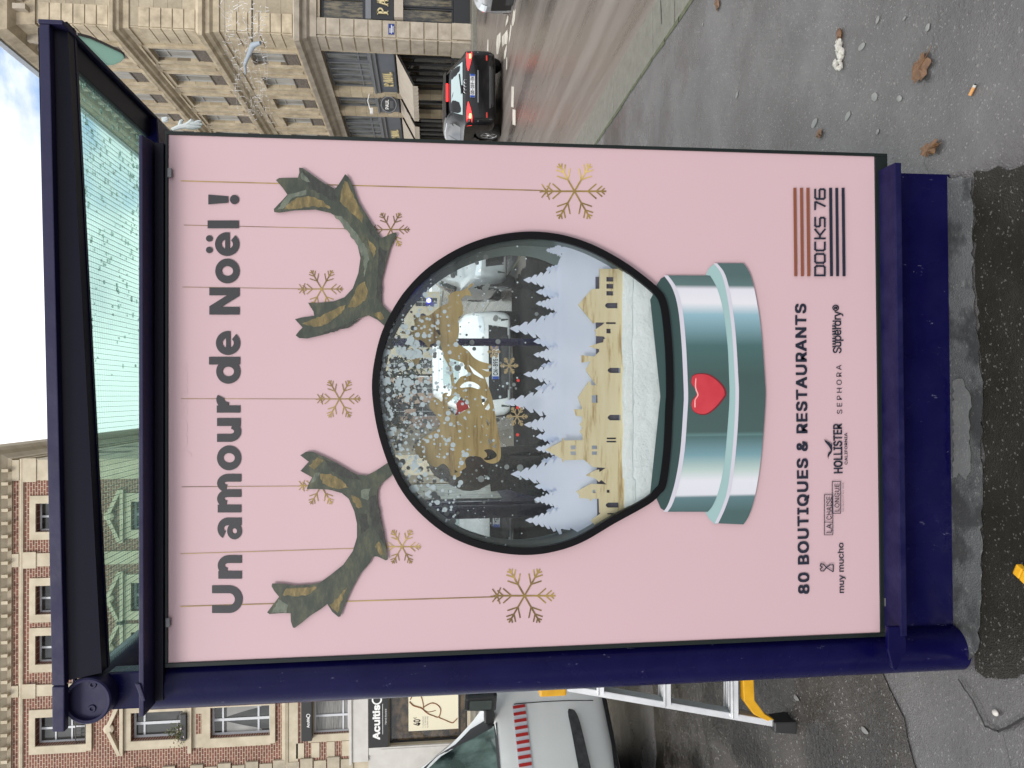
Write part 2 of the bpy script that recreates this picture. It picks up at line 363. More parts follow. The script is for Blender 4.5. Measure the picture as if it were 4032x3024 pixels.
def clear_glass(name, tint, gloss=0.06, grid=False, haze=0.0, hazec=(0.5, 0.7, 0.62)):
    m = bpy.data.materials.new(name); m.use_nodes = True; nt = m.node_tree; nt.nodes.clear()
    N = lambda ty: nt.nodes.new(ty)
    out = N('ShaderNodeOutputMaterial'); tr = N('ShaderNodeBsdfTransparent'); gl = N('ShaderNodeBsdfGlossy'); mx = N('ShaderNodeMixShader')
    tr.inputs[0].default_value = (*tint, 1); gl.inputs['Roughness'].default_value = 0.02
    fr = N('ShaderNodeFresnel'); fr.inputs[0].default_value = 1.35
    mu = N('ShaderNodeMath'); mu.operation = 'MULTIPLY'; mu.inputs[1].default_value = gloss/0.04
    nt.links.new(fr.outputs[0], mu.inputs[0]); nt.links.new(mu.outputs[0], mx.inputs[0]); nt.links.new(gl.outputs[0], mx.inputs[2])
    src = tr.outputs[0]
    if haze:
        tl = N('ShaderNodeBsdfTranslucent'); tl.inputs[0].default_value = (*hazec, 1); m2 = N('ShaderNodeMixShader'); m2.inputs[0].default_value = haze
        co = N('ShaderNodeTexCoord'); nz_ = N('ShaderNodeTexNoise'); nz_.inputs['Scale'].default_value = 5; nz_.inputs['Detail'].default_value = 6; nt.links.new(co.outputs['Object'], nz_.inputs[0])
        mr = N('ShaderNodeMapRange'); mr.inputs[1].default_value = .3; mr.inputs[2].default_value = .7; mr.inputs[3].default_value = haze*.6; mr.inputs[4].default_value = min(1, haze*1.5); nt.links.new(nz_.outputs[0], mr.inputs[0]); nt.links.new(mr.outputs[0], m2.inputs[0])
        nt.links.new(src, m2.inputs[1]); nt.links.new(tl.outputs[0], m2.inputs[2]); src = m2.outputs[0]
    if grid:
        co = N('ShaderNodeTexCoord'); sp = N('ShaderNodeSeparateXYZ'); nt.links.new(co.outputs['Object'], sp.inputs[0])
        fs = []
        for ax in (0, 1):
            a = N('ShaderNodeMath'); a.operation = 'FRACT'; b = N('ShaderNodeMath'); b.operation = 'MULTIPLY'; b.inputs[1].default_value = 1/0.0127
            c = N('ShaderNodeMath'); c.operation = 'LESS_THAN'; c.inputs[1].default_value = 0.05
            nt.links.new(sp.outputs[ax], b.inputs[0]); nt.links.new(b.outputs[0], a.inputs[0]); nt.links.new(a.outputs[0], c.inputs[0]); fs.append(c)
        mxx = N('ShaderNodeMath'); mxx.operation = 'MAXIMUM'; nt.links.new(fs[0].outputs[0], mxx.inputs[0]); nt.links.new(fs[1].outputs[0], mxx.inputs[1])
        df = N('ShaderNodeBsdfDiffuse'); df.inputs[0].default_value = (0.55, 0.68, 0.64, 1); m3 = N('ShaderNodeMixShader')
        nt.links.new(mxx.outputs[0], m3.inputs[0]); nt.links.new(src, m3.inputs[1]); nt.links.new(df.outputs[0], m3.inputs[2]); src = m3.outputs[0]
    nt.links.new(src, mx.inputs[1]); nt.links.new(mx.outputs[0], out.inputs[0])
    return m
m_roofglass = clear_glass('wired green roof glass', (0.815, 0.97, 0.91), 0.010, True, 0.03)
m_front = clear_glass('clear display acrylic', (0.98, 0.99, 0.99), 0.04)
m_backglass = clear_glass('grey tinted back acrylic', (0.88, 0.92, 0.91), 0.04)
m_sideglass = clear_glass('shelter side glass', (0.85, 0.92, 0.90), 0.06)
m_drop = clear_glass('rain drops', (0.78, 0.86, 0.82), 0.10)

# printed poster inks
m_pink = mat('pink poster paper', (0.56, 0.385, 0.41), 0.42, spec=0.4); t = NT(m_pink)
t.col(t.ramp(t.noise(1.6, 3), [(0.3, (0.548, 0.385, 0.415)), (0.7, (0.568, 0.40, 0.43))])); t.bump(t.noise(3.5, 2), 0.05, 0.02)
m_ink = mat('charcoal poster ink', (0.026, 0.026, 0.031), 0.5)
m_inkblue = mat('blue black poster ink', (0.008, 0.012, 0.026), 0.5)
m_inkbrown = mat('copper brown poster ink', (0.21, 0.065, 0.032), 0.5)
m_inkgold = mat('gold poster ink', (0.27, 0.18, 0.05), 0.5); t = NT(m_inkgold)
t.col(t.ramp(t.noise(16, 3, 0.5, t.map((1, 1, 0.35))), [(0.38, (0.13, 0.08, 0.022)), (0.55, (0.34, 0.23, 0.06)), (0.7, (0.62, 0.45, 0.16))]))
def antler_ink(name, c0, c1, c2, sc_, rot):
    m = mat(name, c0, 0.55); t = NT(m)
    f = t.noise(sc_, 8, 0.72, t.map((1, 1, 2.6), rot))
    t.col(t.ramp(f, [(0.30, c0), (0.5, c1), (0.7, c2)])); return m
m_antler = antler_ink('green bronze antler print', (0.022, 0.029, 0.022), (0.042, 0.052, 0.038), (0.10, 0.10, 0.058), 18, (0, 0.5, 0))
m_antgold = antler_ink('gold leaf antler print', (0.055, 0.052, 0.028), (0.15, 0.115, 0.045), (0.30, 0.22, 0.09), 30, (0, -0.7, 0))
m_antdark = antler_ink('shaded antler print', (0.012, 0.013, 0.012), (0.028, 0.031, 0.026), (0.05, 0.055, 0.045), 44, (0, 0.2, 0))
m_antpale = antler_ink('pale verdigris antler print', (0.055, 0.068, 0.052), (0.11, 0.13, 0.10), (0.18, 0.195, 0.145), 34, (0, 0.8, 0))
m_rim = mat('black globe rim', (0.003, 0.003, 0.004), 0.5, spec=0.15)
m_heart = mat('red heart ink', (0.50, 0.032, 0.045), 0.4); t = NT(m_heart)
t.col(t.ramp(t.noise(20, 3), [(0.3, (0.44, 0.026, 0.04)), (0.7, (0.53, 0.045, 0.06))]))
m_heartlt = mat('pale pink heart highlight ink', (0.80, 0.36, 0.36), 0.4)
m_heartdk = mat('dark red heart edge ink', (0.16, 0.01, 0.02), 0.4)
m_lilac = mat('lilac white ink', (0.55, 0.54, 0.61), 0.4)
m_baselt = mat('pale teal ink', (0.30, 0.45, 0.45), 0.4)
m_tin = mat('printed teal tin', (0.1, 0.2, 0.2), 0.38); t = NT(m_tin)     # the picture's own printed shine, by place across the poster
sp = t.n('ShaderNodeSeparateXYZ'); t.l(t.co.outputs['Object'], sp.inputs[0])
def _px_to_fac(y): return (PY(2800, y, 1.81).x + 0.36)/0.72
_st = [(1085, (.07, .12, .12)), (1125, (.09, .15, .15)), (1140, (.62, .62, .68)), (1195, (.66, .66, .70)), (1240, (.24, .40, .47)), (1360, (.055, .12, .12)), (1480, (.045, .085, .08)),
       (1700, (.052, .095, .09)), (1713, (.10, .19, .19)), (1718, (.065, .125, .125)), (1790, (.16, .29, .33)), (1850, (.42, .52, .49)), (1890, (.64, .65, .70)), (1945, (.62, .63, .68)), (1955, (.10, .18, .20)), (2015, (.06, .11, .11))]
t.col(t.ramp(t.rng(sp.outputs[0], -0.36, 0.36, 0, 1), sorted([(_px_to_fac(y), c) for y, c in _st])))
m_tindk = mat('printed dark teal tin', (0.030, 0.062, 0.062), 0.4)

# cut-outs inside the globe
def woodmat(name, c0, c1, c2):
    m = mat(name, c1, 0.55); t = NT(m)
    g = t.noise(60, 5, 0.65, t.map((0.10, 1, 1.0)))
    t.col(t.ramp(g, [(0.32, c0), (0.45, c1), (0.68, c2)])); return m
m_wood = woodmat('light plywood', (0.50, 0.34, 0.14), (0.84, 0.72, 0.44), (0.90, 0.80, 0.54))
m_wood2 = woodmat('golden plywood behind glass', (0.26, 0.16, 0.05), (0.46, 0.33, 0.125), (0.54, 0.40, 0.17))
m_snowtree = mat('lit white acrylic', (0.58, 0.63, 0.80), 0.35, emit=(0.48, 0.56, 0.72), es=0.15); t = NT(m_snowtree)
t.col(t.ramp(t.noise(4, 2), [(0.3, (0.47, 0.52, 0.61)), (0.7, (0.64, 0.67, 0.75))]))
m_snow = mat('artificial snow wadding', (0.86, 0.90, 0.90), 0.8, emit=(0.9, 1.0, 1.0), es=0.13); t = NT(m_snow)  # faint glow added to whiten the snow inside the case
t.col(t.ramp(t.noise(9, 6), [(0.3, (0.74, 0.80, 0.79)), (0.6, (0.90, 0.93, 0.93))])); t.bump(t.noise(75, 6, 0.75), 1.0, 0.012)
m_dot = mat('pale snow dot print', (0.31, 0.375, 0.395), 0.5)
m_dot2 = mat('grey snow dot print', (0.25, 0.275, 0.265), 0.5)
m_ringwall = mottled('grey green case wall', (0.13, 0.165, 0.155), (0.19, 0.235, 0.22), 3, 0.4)
m_flake = mat('thin gold flake print', (0.24, 0.19, 0.10), 0.5)
m_red = mat('red print', (0.50, 0.04, 0.03), 0.4)
m_led = mat('blue indicator lamp', (0.1, 0.1, 0.6), 0.4, emit=(0.12, 0.12, 1.0), es=6.0)

# vehicles and the rest
def paint(name, c, rough=0.28, metal=0.0, coat=0.7, dirt=0.06):
    m = mat(name, c, rough, metal, coat=coat); m.node_tree.nodes['Principled BSDF'].inputs['Coat Roughness'].default_value = 0.06; t = NT(m)
    d = t.ramp(t.noise(3, 7, 0.7), [(0.45, (0, 0, 0)), (0.8, (dirt, dirt, dirt))])
    t.col(t.mixc(d, c, (0.22, 0.2, 0.17))); return m
m_carblack = paint('black car paint', (0.005, 0.005, 0.006), 0.25, coat=0.25, dirt=0.0); m_carblack.node_tree.nodes['Principled BSDF'].inputs['Specular IOR Level'].default_value = 0.3
m_carsilver = paint('silver car paint', (0.42, 0.44, 0.46), 0.35, 0.5)
m_carwhite = paint('white car paint', (0.74, 0.76, 0.78))
m_vanwhite = paint('dirty white van paint', (0.90, 0.91, 0.89), 0.4, dirt=0.06)
m_carglass = mat('dark car glass', (0.012, 0.016, 0.016), 0.04, spec=0.8)
m_carglassl = mat('car glass with painted sky', (0.36, 0.45, 0.46), 0.08, spec=0.9)  # the sky's reflection is painted in as a pale base colour
m_tyre = mat('tyre rubber', (0.016, 0.016, 0.016), 0.75)
m_alloy = mat('alloy rim', (0.55, 0.56, 0.58), 0.3, 0.9)
m_trimblk = mottled('grey black plastic trim', (0.03, 0.031, 0.033), (0.075, 0.077, 0.08), 30, 0.6)
m_lamp = mat('lit brake lamp', (0.5, 0.01, 0.01), 0.25, emit=(1.0, 0.02, 0.02), es=2.1)
m_lampo = mat('lit orange lamp', (0.8, 0.3, 0.05), 0.25, emit=(1.0, 0.35, 0.1), es=4.0)
m_lampw = mat('headlamp glass', (0.6, 0.65, 0.7), 0.08, spec=0.9)
m_plate = mat('number plate white', (0.66, 0.68, 0.72), 0.35)
m_platebl = mat('number plate blue', (0.02, 0.07, 0.36), 0.35)
m_stripe = mat('red reflective stripe', (0.50, 0.035, 0.03), 0.35)
m_stripew = mat('white reflective stripe', (0.72, 0.72, 0.78), 0.35)
m_alu = mottled('scuffed aluminium', (0.50, 0.51, 0.52), (0.68, 0.69, 0.71), 9, 0.36, metal=0.6, r2=0.5)
m_yellow = mottled('scuffed yellow plastic', (0.62, 0.31, 0.012), (0.80, 0.43, 0.02), 18, 0.45)
m_leaf = mottled('wet dead leaf', (0.085, 0.04, 0.018), (0.20, 0.10, 0.045), 70, 0.35, 0.4, 120)
m_paper = mottled('crumpled tissue', (0.36, 0.34, 0.30), (0.62, 0.60, 0.56), 90, 0.9)
m_filter = mottled('cork filter paper', (0.52, 0.24, 0.07), (0.62, 0.32, 0.12), 200, 0.7)
m_wire = mat('white light string', (0.72, 0.73, 0.74), 0.5)
m_mint = mat('pale mint plate', (0.45, 0.58, 0.53), 0.4); t = NT(m_mint)
_tl = t.n('ShaderNodeBsdfTranslucent'); _tl.inputs[0].default_value = (0.55, 0.72, 0.65, 1); _ms = t.n('ShaderNodeMixShader'); _ms.inputs[0].default_value = 0.6
_out = [x for x in t.t.nodes if x.type == 'OUTPUT_MATERIAL'][0]; t.l(t.b.outputs[0], _ms.inputs[1]); t.l(_tl.outputs[0], _ms.inputs[2]); t.l(_ms.outputs[0], _out.inputs[0])
m_mintedge = mat('grey plate edge', (0.16, 0.145, 0.15), 0.5)
m_bark = mottled('bark', (0.05, 0.045, 0.035), (0.11, 0.1, 0.08), 12, 0.9, 0.5, 40)
m_foliage = mottled('evergreen leaves', (0.022, 0.038, 0.016), (0.06, 0.09, 0.035), 5, 0.6)
m_grass = mottled('window box leaves', (0.05, 0.09, 0.02), (0.14, 0.12, 0.05), 30, 0.6)
m_flower = mottled('pink white petals', (0.7, 0.5, 0.52), (0.8, 0.74, 0.72), 60, 0.6)
m_fur = mottled('dark brown fur coat', (0.012, 0.009, 0.007), (0.05, 0.035, 0.025), 45, 0.95, 1.0, 120)
m_skin = mat('skin', (0.42, 0.25, 0.18), 0.5)
m_hair = mottled('brown hair', (0.05, 0.022, 0.012), (0.12, 0.055, 0.03), 30, 0.6)
m_bluecoat = mottled('light blue jacket cloth', (0.16, 0.27, 0.38), (0.24, 0.36, 0.46), 9, 0.8)
m_dkcloth = mottled('dark trousers cloth', (0.012, 0.013, 0.018), (0.03, 0.032, 0.04), 9, 0.85)
m_seat = mat('shelter bench slats', (0.012, 0.011, 0.06), 0.4)

# ================================================================== the setting: ground
ROADZ = -0.13
def sheet(name, pts, z, m, kind='structure', sub=None, th=None):
    mb = MB()
    mb.add([(x, y, z) for x, y in pts], [tuple(range(len(pts)))])
    o = mb.build(name, m); tag(o, kind=kind); return o
KX = 2.06                                   # pavement edge
g = MB().box(-200, KX, -8, 9.6, -0.6, 0.0).build('pavement', m_pave); tag(g, kind='structure')
g = MB().box(-250, 160, -40, 300, -0.9, ROADZ).build('road', m_road); tag(g, kind='structure')
mb = MB()
y = -7.5
while y < 9.4:
    mb.box(KX + 0.012, KX + 0.325, y, y + 0.994, -0.5, 0.001); y += 1.0
g = mb.build('kerb', m_kerb, bevel=0.008); tag(g, kind='structure')
mb = MB(); yy = -2.0
while yy < 20:
    w = random.uniform(0.006, 0.022); mb.add([(KX - w, yy, 0.003), (KX + 0.013, yy, 0.003), (KX + 0.013, yy + 0.26, 0.003), (KX - random.uniform(0.004, 0.02), yy + 0.26, 0.003)], [(0, 1, 2, 3)]); yy += 0.25
g = mb.build('kerb_moss', m_moss); tag(g, kind='stuff')
# pavement in front of the stone building
g = MB().box(9.9, 60, 23.0, 90, -0.5, 0.0).build('far_pavement', m_kerb, bevel=0.02); tag(g, kind='structure')
g = MB().box(-60, -.6, 23.4, 110, -0.5, 0.0).build('far_pavement', m_kerb, bevel=0.02); tag(g, kind='structure')

def ragged(pts, step=0.05, amp=0.012, seed=1):
    out = []; rnd = random.Random(seed)
    for i, a in enumerate(pts):
        b = pts[(i + 1) % len(pts)]; d = math.hypot(b[0]-a[0], b[1]-a[1]); n = max(1, int(d/step))
        for k in range(n):
            f = k/n; j = 0 if k == 0 else amp
            out.append((a[0] + (b[0]-a[0])*f + rnd.uniform(-j, j), a[1] + (b[1]-a[1])*f + rnd.uniform(-j, j)))
    return out
def ground_poly(name, pix, z, m, step=0.03, amp=0.006, kind='structure', seed=1):
    pts = [(p.x, p.y) for p in (PZ(x, y, z) for x, y in pix)]
    pts = ragged(pts, step, amp, seed)
    me = curve_mesh([pts])
    for v in me.vertices: v.co.z = z
    o = link(name, me, m); return tag(o, kind=kind)
ground_poly('dark_asphalt_patch', [(3832, 682), (3838, 1100), (3868, 1480), (3872, 1830), (3866, 2290), (3840, 2640), (3905, 2668), (4200, 2640), (4300, 2300), (4300, 640), (4032, 650)], 0.004, m_patch, 0.02, 0.008)
ground_poly('smooth_mortar_strip', [(3700, 690), (3700, 2500), (3815, 2600), (3850, 2560), (3862, 2290), (3868, 1830), (3864, 1480), (3830, 1100), (3824, 700)], 0.008, m_strip, 0.02, 0.007, seed=3)
ground_poly('wet_and_added_asphalt', [(2070, 900), (2075, 2150), (2420, 2150), (2420, 900)], 0.004, m_dull, 0.06, 0.03, seed=8)  # dull sheet added so the gaps between the cut-out trees read dark
_pts = [(-3, 9.75), (1.95, 9.75), (2.0, 13.6), (-3, 13.2)]
me = curve_mesh([ragged(_pts, .1, .04, 9)])
for v in me.vertices: v.co.z = ROADZ + .005
tag(link('dark_asphalt_patch', me, m_dull), kind='structure')  # sheet added on the road to darken the view through the globe
ground_poly('wet_and_added_asphalt', [(2560, 2560), (2600, 3300), (3300, 3400), (3620, 3060), (3560, 2830), (3470, 2640), (3520, 2500), (3600, 2400), (3100, 2300)], 0.004, m_wetl, 0.05, 0.02, seed=5)
m_pale = asphalt('pale wet mortar', (0.15, 0.155, 0.155), (0.24, 0.245, 0.24), (0.08, 0.3), 8.0, 240, 0.2, 0.25, spec=0.7, wdark=0.15)
ground_poly('pale_mortar_strip', [(3752, 1500), (3790, 1490), (3822, 1560), (3815, 1700), (3822, 1830), (3805, 1890), (3775, 1862), (3752, 1880)], 0.0115, m_pale, .012, .006, seed=33)
def crack(pix, w=0.004, z=0.010, name='pavement_crack'):
    pts = [PZ(x, y, z) for x, y in pix]; mb = MB(); P = []
    for i in range(len(pts)-1):
        for k in range(6): P.append(pts[i].lerp(pts[i+1], k/6) + Vector((random.uniform(-1, 1), random.uniform(-1, 1), 0))*0.0018)
    P.append(pts[-1])
    for i in range(len(P)-1):
        d = (P[i+1]-P[i]).normalized(); n = Vector((-d.y, d.x, 0))*w*random.uniform(.6, 1)/2
        mb.quad(P[i]-n, P[i+1]-n, P[i+1]+n, P[i]+n)
    tag(mb.build(name, m_crack), kind='structure')
crack([(3772, 2672), (3830, 2760), (3880, 2860), (3930, 2880)], 0.007)
crack([(3930, 2882), (4000, 2845), (4060, 2815)], 0.008)
crack([(3950, 2890), (3975, 2990), (3990, 3060)], 0.002)
crack([(3690, 560), (3650, 590), (3640, 640), (3660, 690)], 0.0015)
crack([(2600, 0), (2604, 95)], 0.012, 0.004, 'kerb_joint')
crack([(2655, 0), (2655, 90)], 0.006, 0.004, 'kerb_joint')
# worn white arrows and bars on the crossing
mk = MB()
def road_poly(pix):
    p = [PZ(x, y, ROADZ + 0.004) for x, y in pix]; mk.add(p, [tuple(range(len(p)))])
c_ = lambda X, Y: (1700 + X*0.1808, Y*0.1808)
for poly in ([(1420, 780), (1500, 700), (1500, 900), (1450, 1180), (1410, 1180), (1400, 950)], [(1530, 800), (1650, 640), (1665, 800), (1640, 960), (1590, 960), (1540, 1030), (1530, 900)],
             [(1605, 590), (1610, 500), (1650, 330), (1670, 350), (1665, 450)], [(1750, 560), (1745, 480), (1780, 210), (1800, 250), (1830, 180), (1810, 430), (1775, 560)],
             [(1680, 960), (1680, 850), (1715, 530), (1745, 560), (1715, 800)], [(1570, 1280), (1580, 1120), (1640, 940), (1630, 1120), (1600, 1280)], [(1620, 1530), (1625, 1250), (1645, 1250), (1640, 1500)], [(1200, 1110), (1215, 860), (1235, 860), (1235, 1110)]):
    road_poly([c_(*q) for q in poly])
road_poly([(2018, 490), (2018, 430), (2030, 432), (2030, 494)]); road_poly([(2012, 420), (2014, 340), (2024, 342), (2022, 424)])
tag(mk.build('road_marking', m_mark), kind='structure')

# ================================================================== bus shelter
YF_ = 1.74
sh = thing('bus_shelter', 'navy blue bus shelter with a wired glass roof, framing the pink poster', 'bus shelter', (-0.66, 1.85, 0))
POLE = PZ(3805, 2600, 0); PXc, PYc = -0.672, 1.86
# the pole: foot, tube, collar
mb = MB().tube([(PXc, PYc, 0.0), (PXc, PYc, 2.02)], 0.0572, 40)
mb.build('pole', m_navy, sh, smooth=True)
# long round gutter tube over the pole, with its recessed end cap and two bolts
gz = 2.127; gx = -0.668; GYE = 6.1
mb = MB().tube([(gx, YF_ + 0.03, gz), (gx, GYE, gz)], 0.0505, 40)
mb.build('gutter_tube', m_navyflat, sh, smooth=True)
cp = MB().lathe([(0.0505, 0.05), (0.0505, 0.0), (0.0475, -0.003), (0.0425, -0.001), (0.0425, 0.022), (0.0, 0.022)], (gx, YF_ + 0.02, gz), (0, 1, 0), 44).build('end_cap', m_navyflat, sh, smooth=True)
for dx, dz in ((0.026, 0.004), (-0.0255, 0.004)):
    b = PY(373 if dx > 0 else 371, 2688 if dx > 0 else 2782, YF_ + 0.04)
    MB().lathe([(0.009, 0.012), (0.009, 0.0), (0.0075, -0.003), (0.0042, -0.003), (0.0042, 0.005), (0, 0.005)], (b.x, YF_ + 0.03, b.z), (0, 1, 0), 20).build('bolt', m_navyflat, cp, smooth=True)
# upright plate between pole top and tube
MB().box(-0.706, -0.622, 1.80, 1.845, 2.012, 2.10).build('pole_bracket', m_navy, sh, bevel=0.004)
# front arm of the roof: light face strip, web behind it, round lower edge
def strip(a, b, c, d, y0, y1):           # a,b = left bottom/top, c,d right bottom/top  (x,z)
    return MB().hexa([(a[0], y0, a[1]), (c[0], y0, c[1]), (c[0], y1, c[1]), (a[0], y1, a[1]), (b[0], y0, b[1]), (d[0], y0, d[1]), (d[0], y1, d[1]), (b[0], y1, b[1])])
q = lambda x, y, Y=YF_: ((lambda p: (p.x, p.z))(PY(x, y, Y)))
mb = strip(q(254, 2700), q(204, 2700), q(194, 95), q(153, 95), YF_, YF_ + 0.02)
mb.build('roof_fascia', m_navyflat, sh, bevel=0.002)
mb = strip(q(254, 2882), q(206, 2882), q(254, 2703), q(204, 2703), YF_ - 0.001, YF_ + 0.02)
mb.build('fascia_end_piece', m_navyflat, sh, bevel=0.003)
# web (underside and face of the arm), its shade painted into the colour
lo = [PY(423, 2630, YF_ + 0.06), PY(289, 110, YF_ + 0.06)]
tl, tr = PY(254, 2700, YF_), PY(194, 100, YF_)
mb = MB(); NS = 24; sec = []
for k in range(NS + 1):
    f = k/NS; l_ = lo[0].lerp(lo[1], f); u_ = tl.lerp(tr, f); sec.append([(l_.x, YF_ + .03, l_.z), (l_.x, YF_ + .075, l_.z), (u_.x, YF_ + .075, u_.z + .03), (u_.x, YF_ + .014, u_.z + .03)])
for p4 in sec: mb.v += p4
for k in range(NS):
    for i in range(4): mb.f.append((k*4 + i, k*4 + (i + 1) % 4, k*4 + 4 + (i + 1) % 4, k*4 + 4 + i))
mb.f += [(0, 1, 2, 3), (NS*4 + 3, NS*4 + 2, NS*4 + 1, NS*4)]
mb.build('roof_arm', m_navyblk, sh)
MB().tube([lo[0] + Vector((0, .003, .006)), lo[1] + Vector((0, .003, .006))], 0.0075, 14).build('arm_bead', m_navy, sh, smooth=True)
# small gusset left of the tube
g1, g2, g3 = PY(250, 2875, YF_ + .012), PY(318, 2800, YF_ + .012), PY(250, 2690, YF_ + .012)
MB().add([(p.x, YF_ + dy, p.z) for dy in (.055, .065) for p in (g1, g2, g3)], [(0, 1, 2), (5, 4, 3), (0, 3, 4, 1), (1, 4, 5, 2), (2, 5, 3, 0)]).build('gusset', m_navy, sh)
# road side edge beam and its end plate
zr = 2.195
e0 = PY(247, 78, YF_); ex1 = e0.x; et = PY(153, 78, YF_)
mb = MB().box(ex1 - 0.010, ex1, YF_, GYE, e0.z, et.z + 0.002); mb.build('edge_fascia', m_navyflat, sh, bevel=0.002)
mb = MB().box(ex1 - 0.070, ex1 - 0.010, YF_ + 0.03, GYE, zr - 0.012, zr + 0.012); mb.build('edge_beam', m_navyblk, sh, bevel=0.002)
# cross beams and roof panes, one bay after the other
YB1 = PZ(586, 513, zr - 0.01).y; YB2 = PZ(645, 530, zr - 0.01).y
bays = [(YF_ + 0.05, YB1), (YB2, 4.2), (4.36, 5.9)]
glL, glR = -0.60, ex1 - 0.06
def roofz(x): return 2.118 + (x + 0.60)*(2.196 - 2.118)/1.43
for i, (ya, yb) in enumerate(bays):
    MB().hexa([(glL - .06, ya, roofz(glL - .06)), (glR + .03, ya, roofz(glR + .03)), (glR + .03, yb, roofz(glR + .03)), (glL - .06, yb, roofz(glL - .06)),
               (glL - .06, ya, roofz(glL - .06) + .0015), (glR + .03, ya, roofz(glR + .03) + .0015), (glR + .03, yb, roofz(glR + .03) + .0015), (glL - .06, yb, roofz(glL - .06) + .0015)]).build('roof_pane', m_roofglass, sh)
for ya, yb in ((YB1, YB2), (4.2, 4.36), (5.9, 6.02)):
    MB().hexa([(glL - .05, ya, roofz(glL) - .045), (ex1 - .012, ya, roofz(glR) - .03), (ex1 - .012, yb, roofz(glR) - .03), (glL - .05, yb, roofz(glL) - .045),
               (glL - .05, ya, roofz(glL) + .02), (ex1 - .012, ya, roofz(glR) + .015), (ex1 - .012, yb, roofz(glR) + .015), (glL - .05, yb, roofz(glL) + .02)]).build('cross_beam', m_navy, sh, bevel=.003)
# rain beads lying on the first pane
mb = MB(); rr = random.Random(4)
for i in range(520):
    u = rr.random()**0.6; x = glL + (glR - glL)*(0.42 + 0.58*u); y_ = YF_ + .06 + (YB1 - YF_ - .08)*rr.random()
    if rr.random() > 0.25 + 0.9*(x - 0.0)/0.75: continue
    r = rr.uniform(0.0015, 0.0048); mb.sphere((x, y_, roofz(x) + .002), r, (rr.uniform(.7, 1.9), rr.uniform(.7, 1.3), .45), 7, 4)
o = mb.build('raindrops', m_drop, sh, smooth=True); o['kind'] = 'stuff'
# top rail over the display: plate with a lip
a = PY(548, 2600, YF_); zt = a.z
MB().hexa([(-.700, YF_, zt - .010), (.577, YF_, PY(561, 540, YF_).z), (.600, 1.93, PY(561, 540, YF_).z), (-.700, 1.93, zt - .010),
           (-.700, YF_, zt + .001), (.577, YF_, PY(546, 540, YF_).z), (.600, 1.93, PY(546, 540, YF_).z), (-.700, 1.93, zt + .001)]).build('top_rail', m_navyflat, sh, bevel=.002)
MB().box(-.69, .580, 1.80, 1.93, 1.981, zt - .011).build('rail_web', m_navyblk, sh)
# a bent tail of the rail on the pole
tp = [PY(x, y, YF_ - .002) for x, y in ((531, 2690), (553, 2692), (574, 2758), (560, 2764))]
MB().prism([(p.x, p.z) for p in tp], lambda u, v: Vector((u, YF_ - .004, v)), (0, .014, 0)).build('rail_end', m_navyflat, sh, bevel=.002)
# bottom shelf and skirt
z1, z0 = PY(3534, 1500, YF_).z, PY(3560, 1500, YF_).z
xr_ = PY(3545, 640, YF_).x
MB().box(-.598, xr_, YF_, 1.92, z0, z1).build('bottom_shelf', m_navydusty, sh, bevel=.0025)
p1_ = PZ(3745, 684, 0)
MB().box(-.66, p1_.x, 1.86, 1.90, 0.0, z0 - .002).build('skirt', m_navy, sh, bevel=.003)
bk = [PY(x, y, YF_) for x, y in ((3500, 2470), (3570, 2470), (3572, 2560), (3535, 2642), (3520, 2635), (3500, 2560))]
MB().prism([(p.x, p.z) for p in bk], lambda u, v: Vector((u, YF_ + .004, v)), (0, .012, 0)).build('shelf_bracket', m_navy, sh, bevel=.002)
# rear posts, timetable case and bench further inside the shelter
for x, y_ in ((.415, 6.0), (gx, 5.95), (gx, 4.28)):
    MB().tube([(x, y_, 0), (x, y_, roofz(x) - .03)], .031 if x > 0 else .04, 18).build('post', m_navy, sh, smooth=True)
tcase = MB().box(-.70, -.62, 4.36, 5.88, .62, 1.72).build('timetable_case', m_navy, sh, bevel=.01)
MB().box(-.619, -.612, 4.46, 5.2, .95, 1.62).build('timetable_sheet', pane('timetable print', (.16, .15, .13), (.5, .47, .4), 14, .3, (1, 1, 1), 5), tcase)
MB().box(-.619, -.612, 5.26, 5.8, .8, 1.62).build('timetable_sheet', pane('map print', (.22, .12, .04), (.42, .27, .09), 5, .3, (1, 1, 1), 4), tcase)
MB().box(-.675, -.665, 2.0, 4.24, .25, 2.0).build('side_pane', m_sideglass, sh)
b = MB()
for k in range(4): b.box(-.60 + k*.085, -.53 + k*.085, 2.9, 4.7, .43, .455)
bo = b.build('bench', m_seat, sh)
for y_ in (3.1, 4.5):
    MB().box(-.63, -.56, y_ - .03, y_ + .03, 0, .43).box(-.63, -.27, y_ - .02, y_ + .02, .395, .43).build('bench_bracket', m_navy, bo)
# the pale rounded plate on the road side fascia
pts = [PZ(x*0.3165, y*0.3165, 2.196) for x, y in ((960, 440), (1120, 480), (1300, 560), (1500, 655), (1545, 690), (1548, 725), (1500, 770), (1420, 805), (1345, 815))]
pts = [(max(p.x, ex1 + .001), p.y) for p in pts]
o = MB().prism(pts, lambda u, v: Vector((u, v, 2.196)), (0, 0, .003)).build('canopy_plate', m_mint, sh)
MB().prism([(u, v) for u, v in pts[:6]] + [(u + .006, v - .002) for u, v in pts[:6]][::-1], lambda u, v: Vector((u, v, 2.1945)), (0, 0, .008)).build('plate_edging', m_mintedge, o)

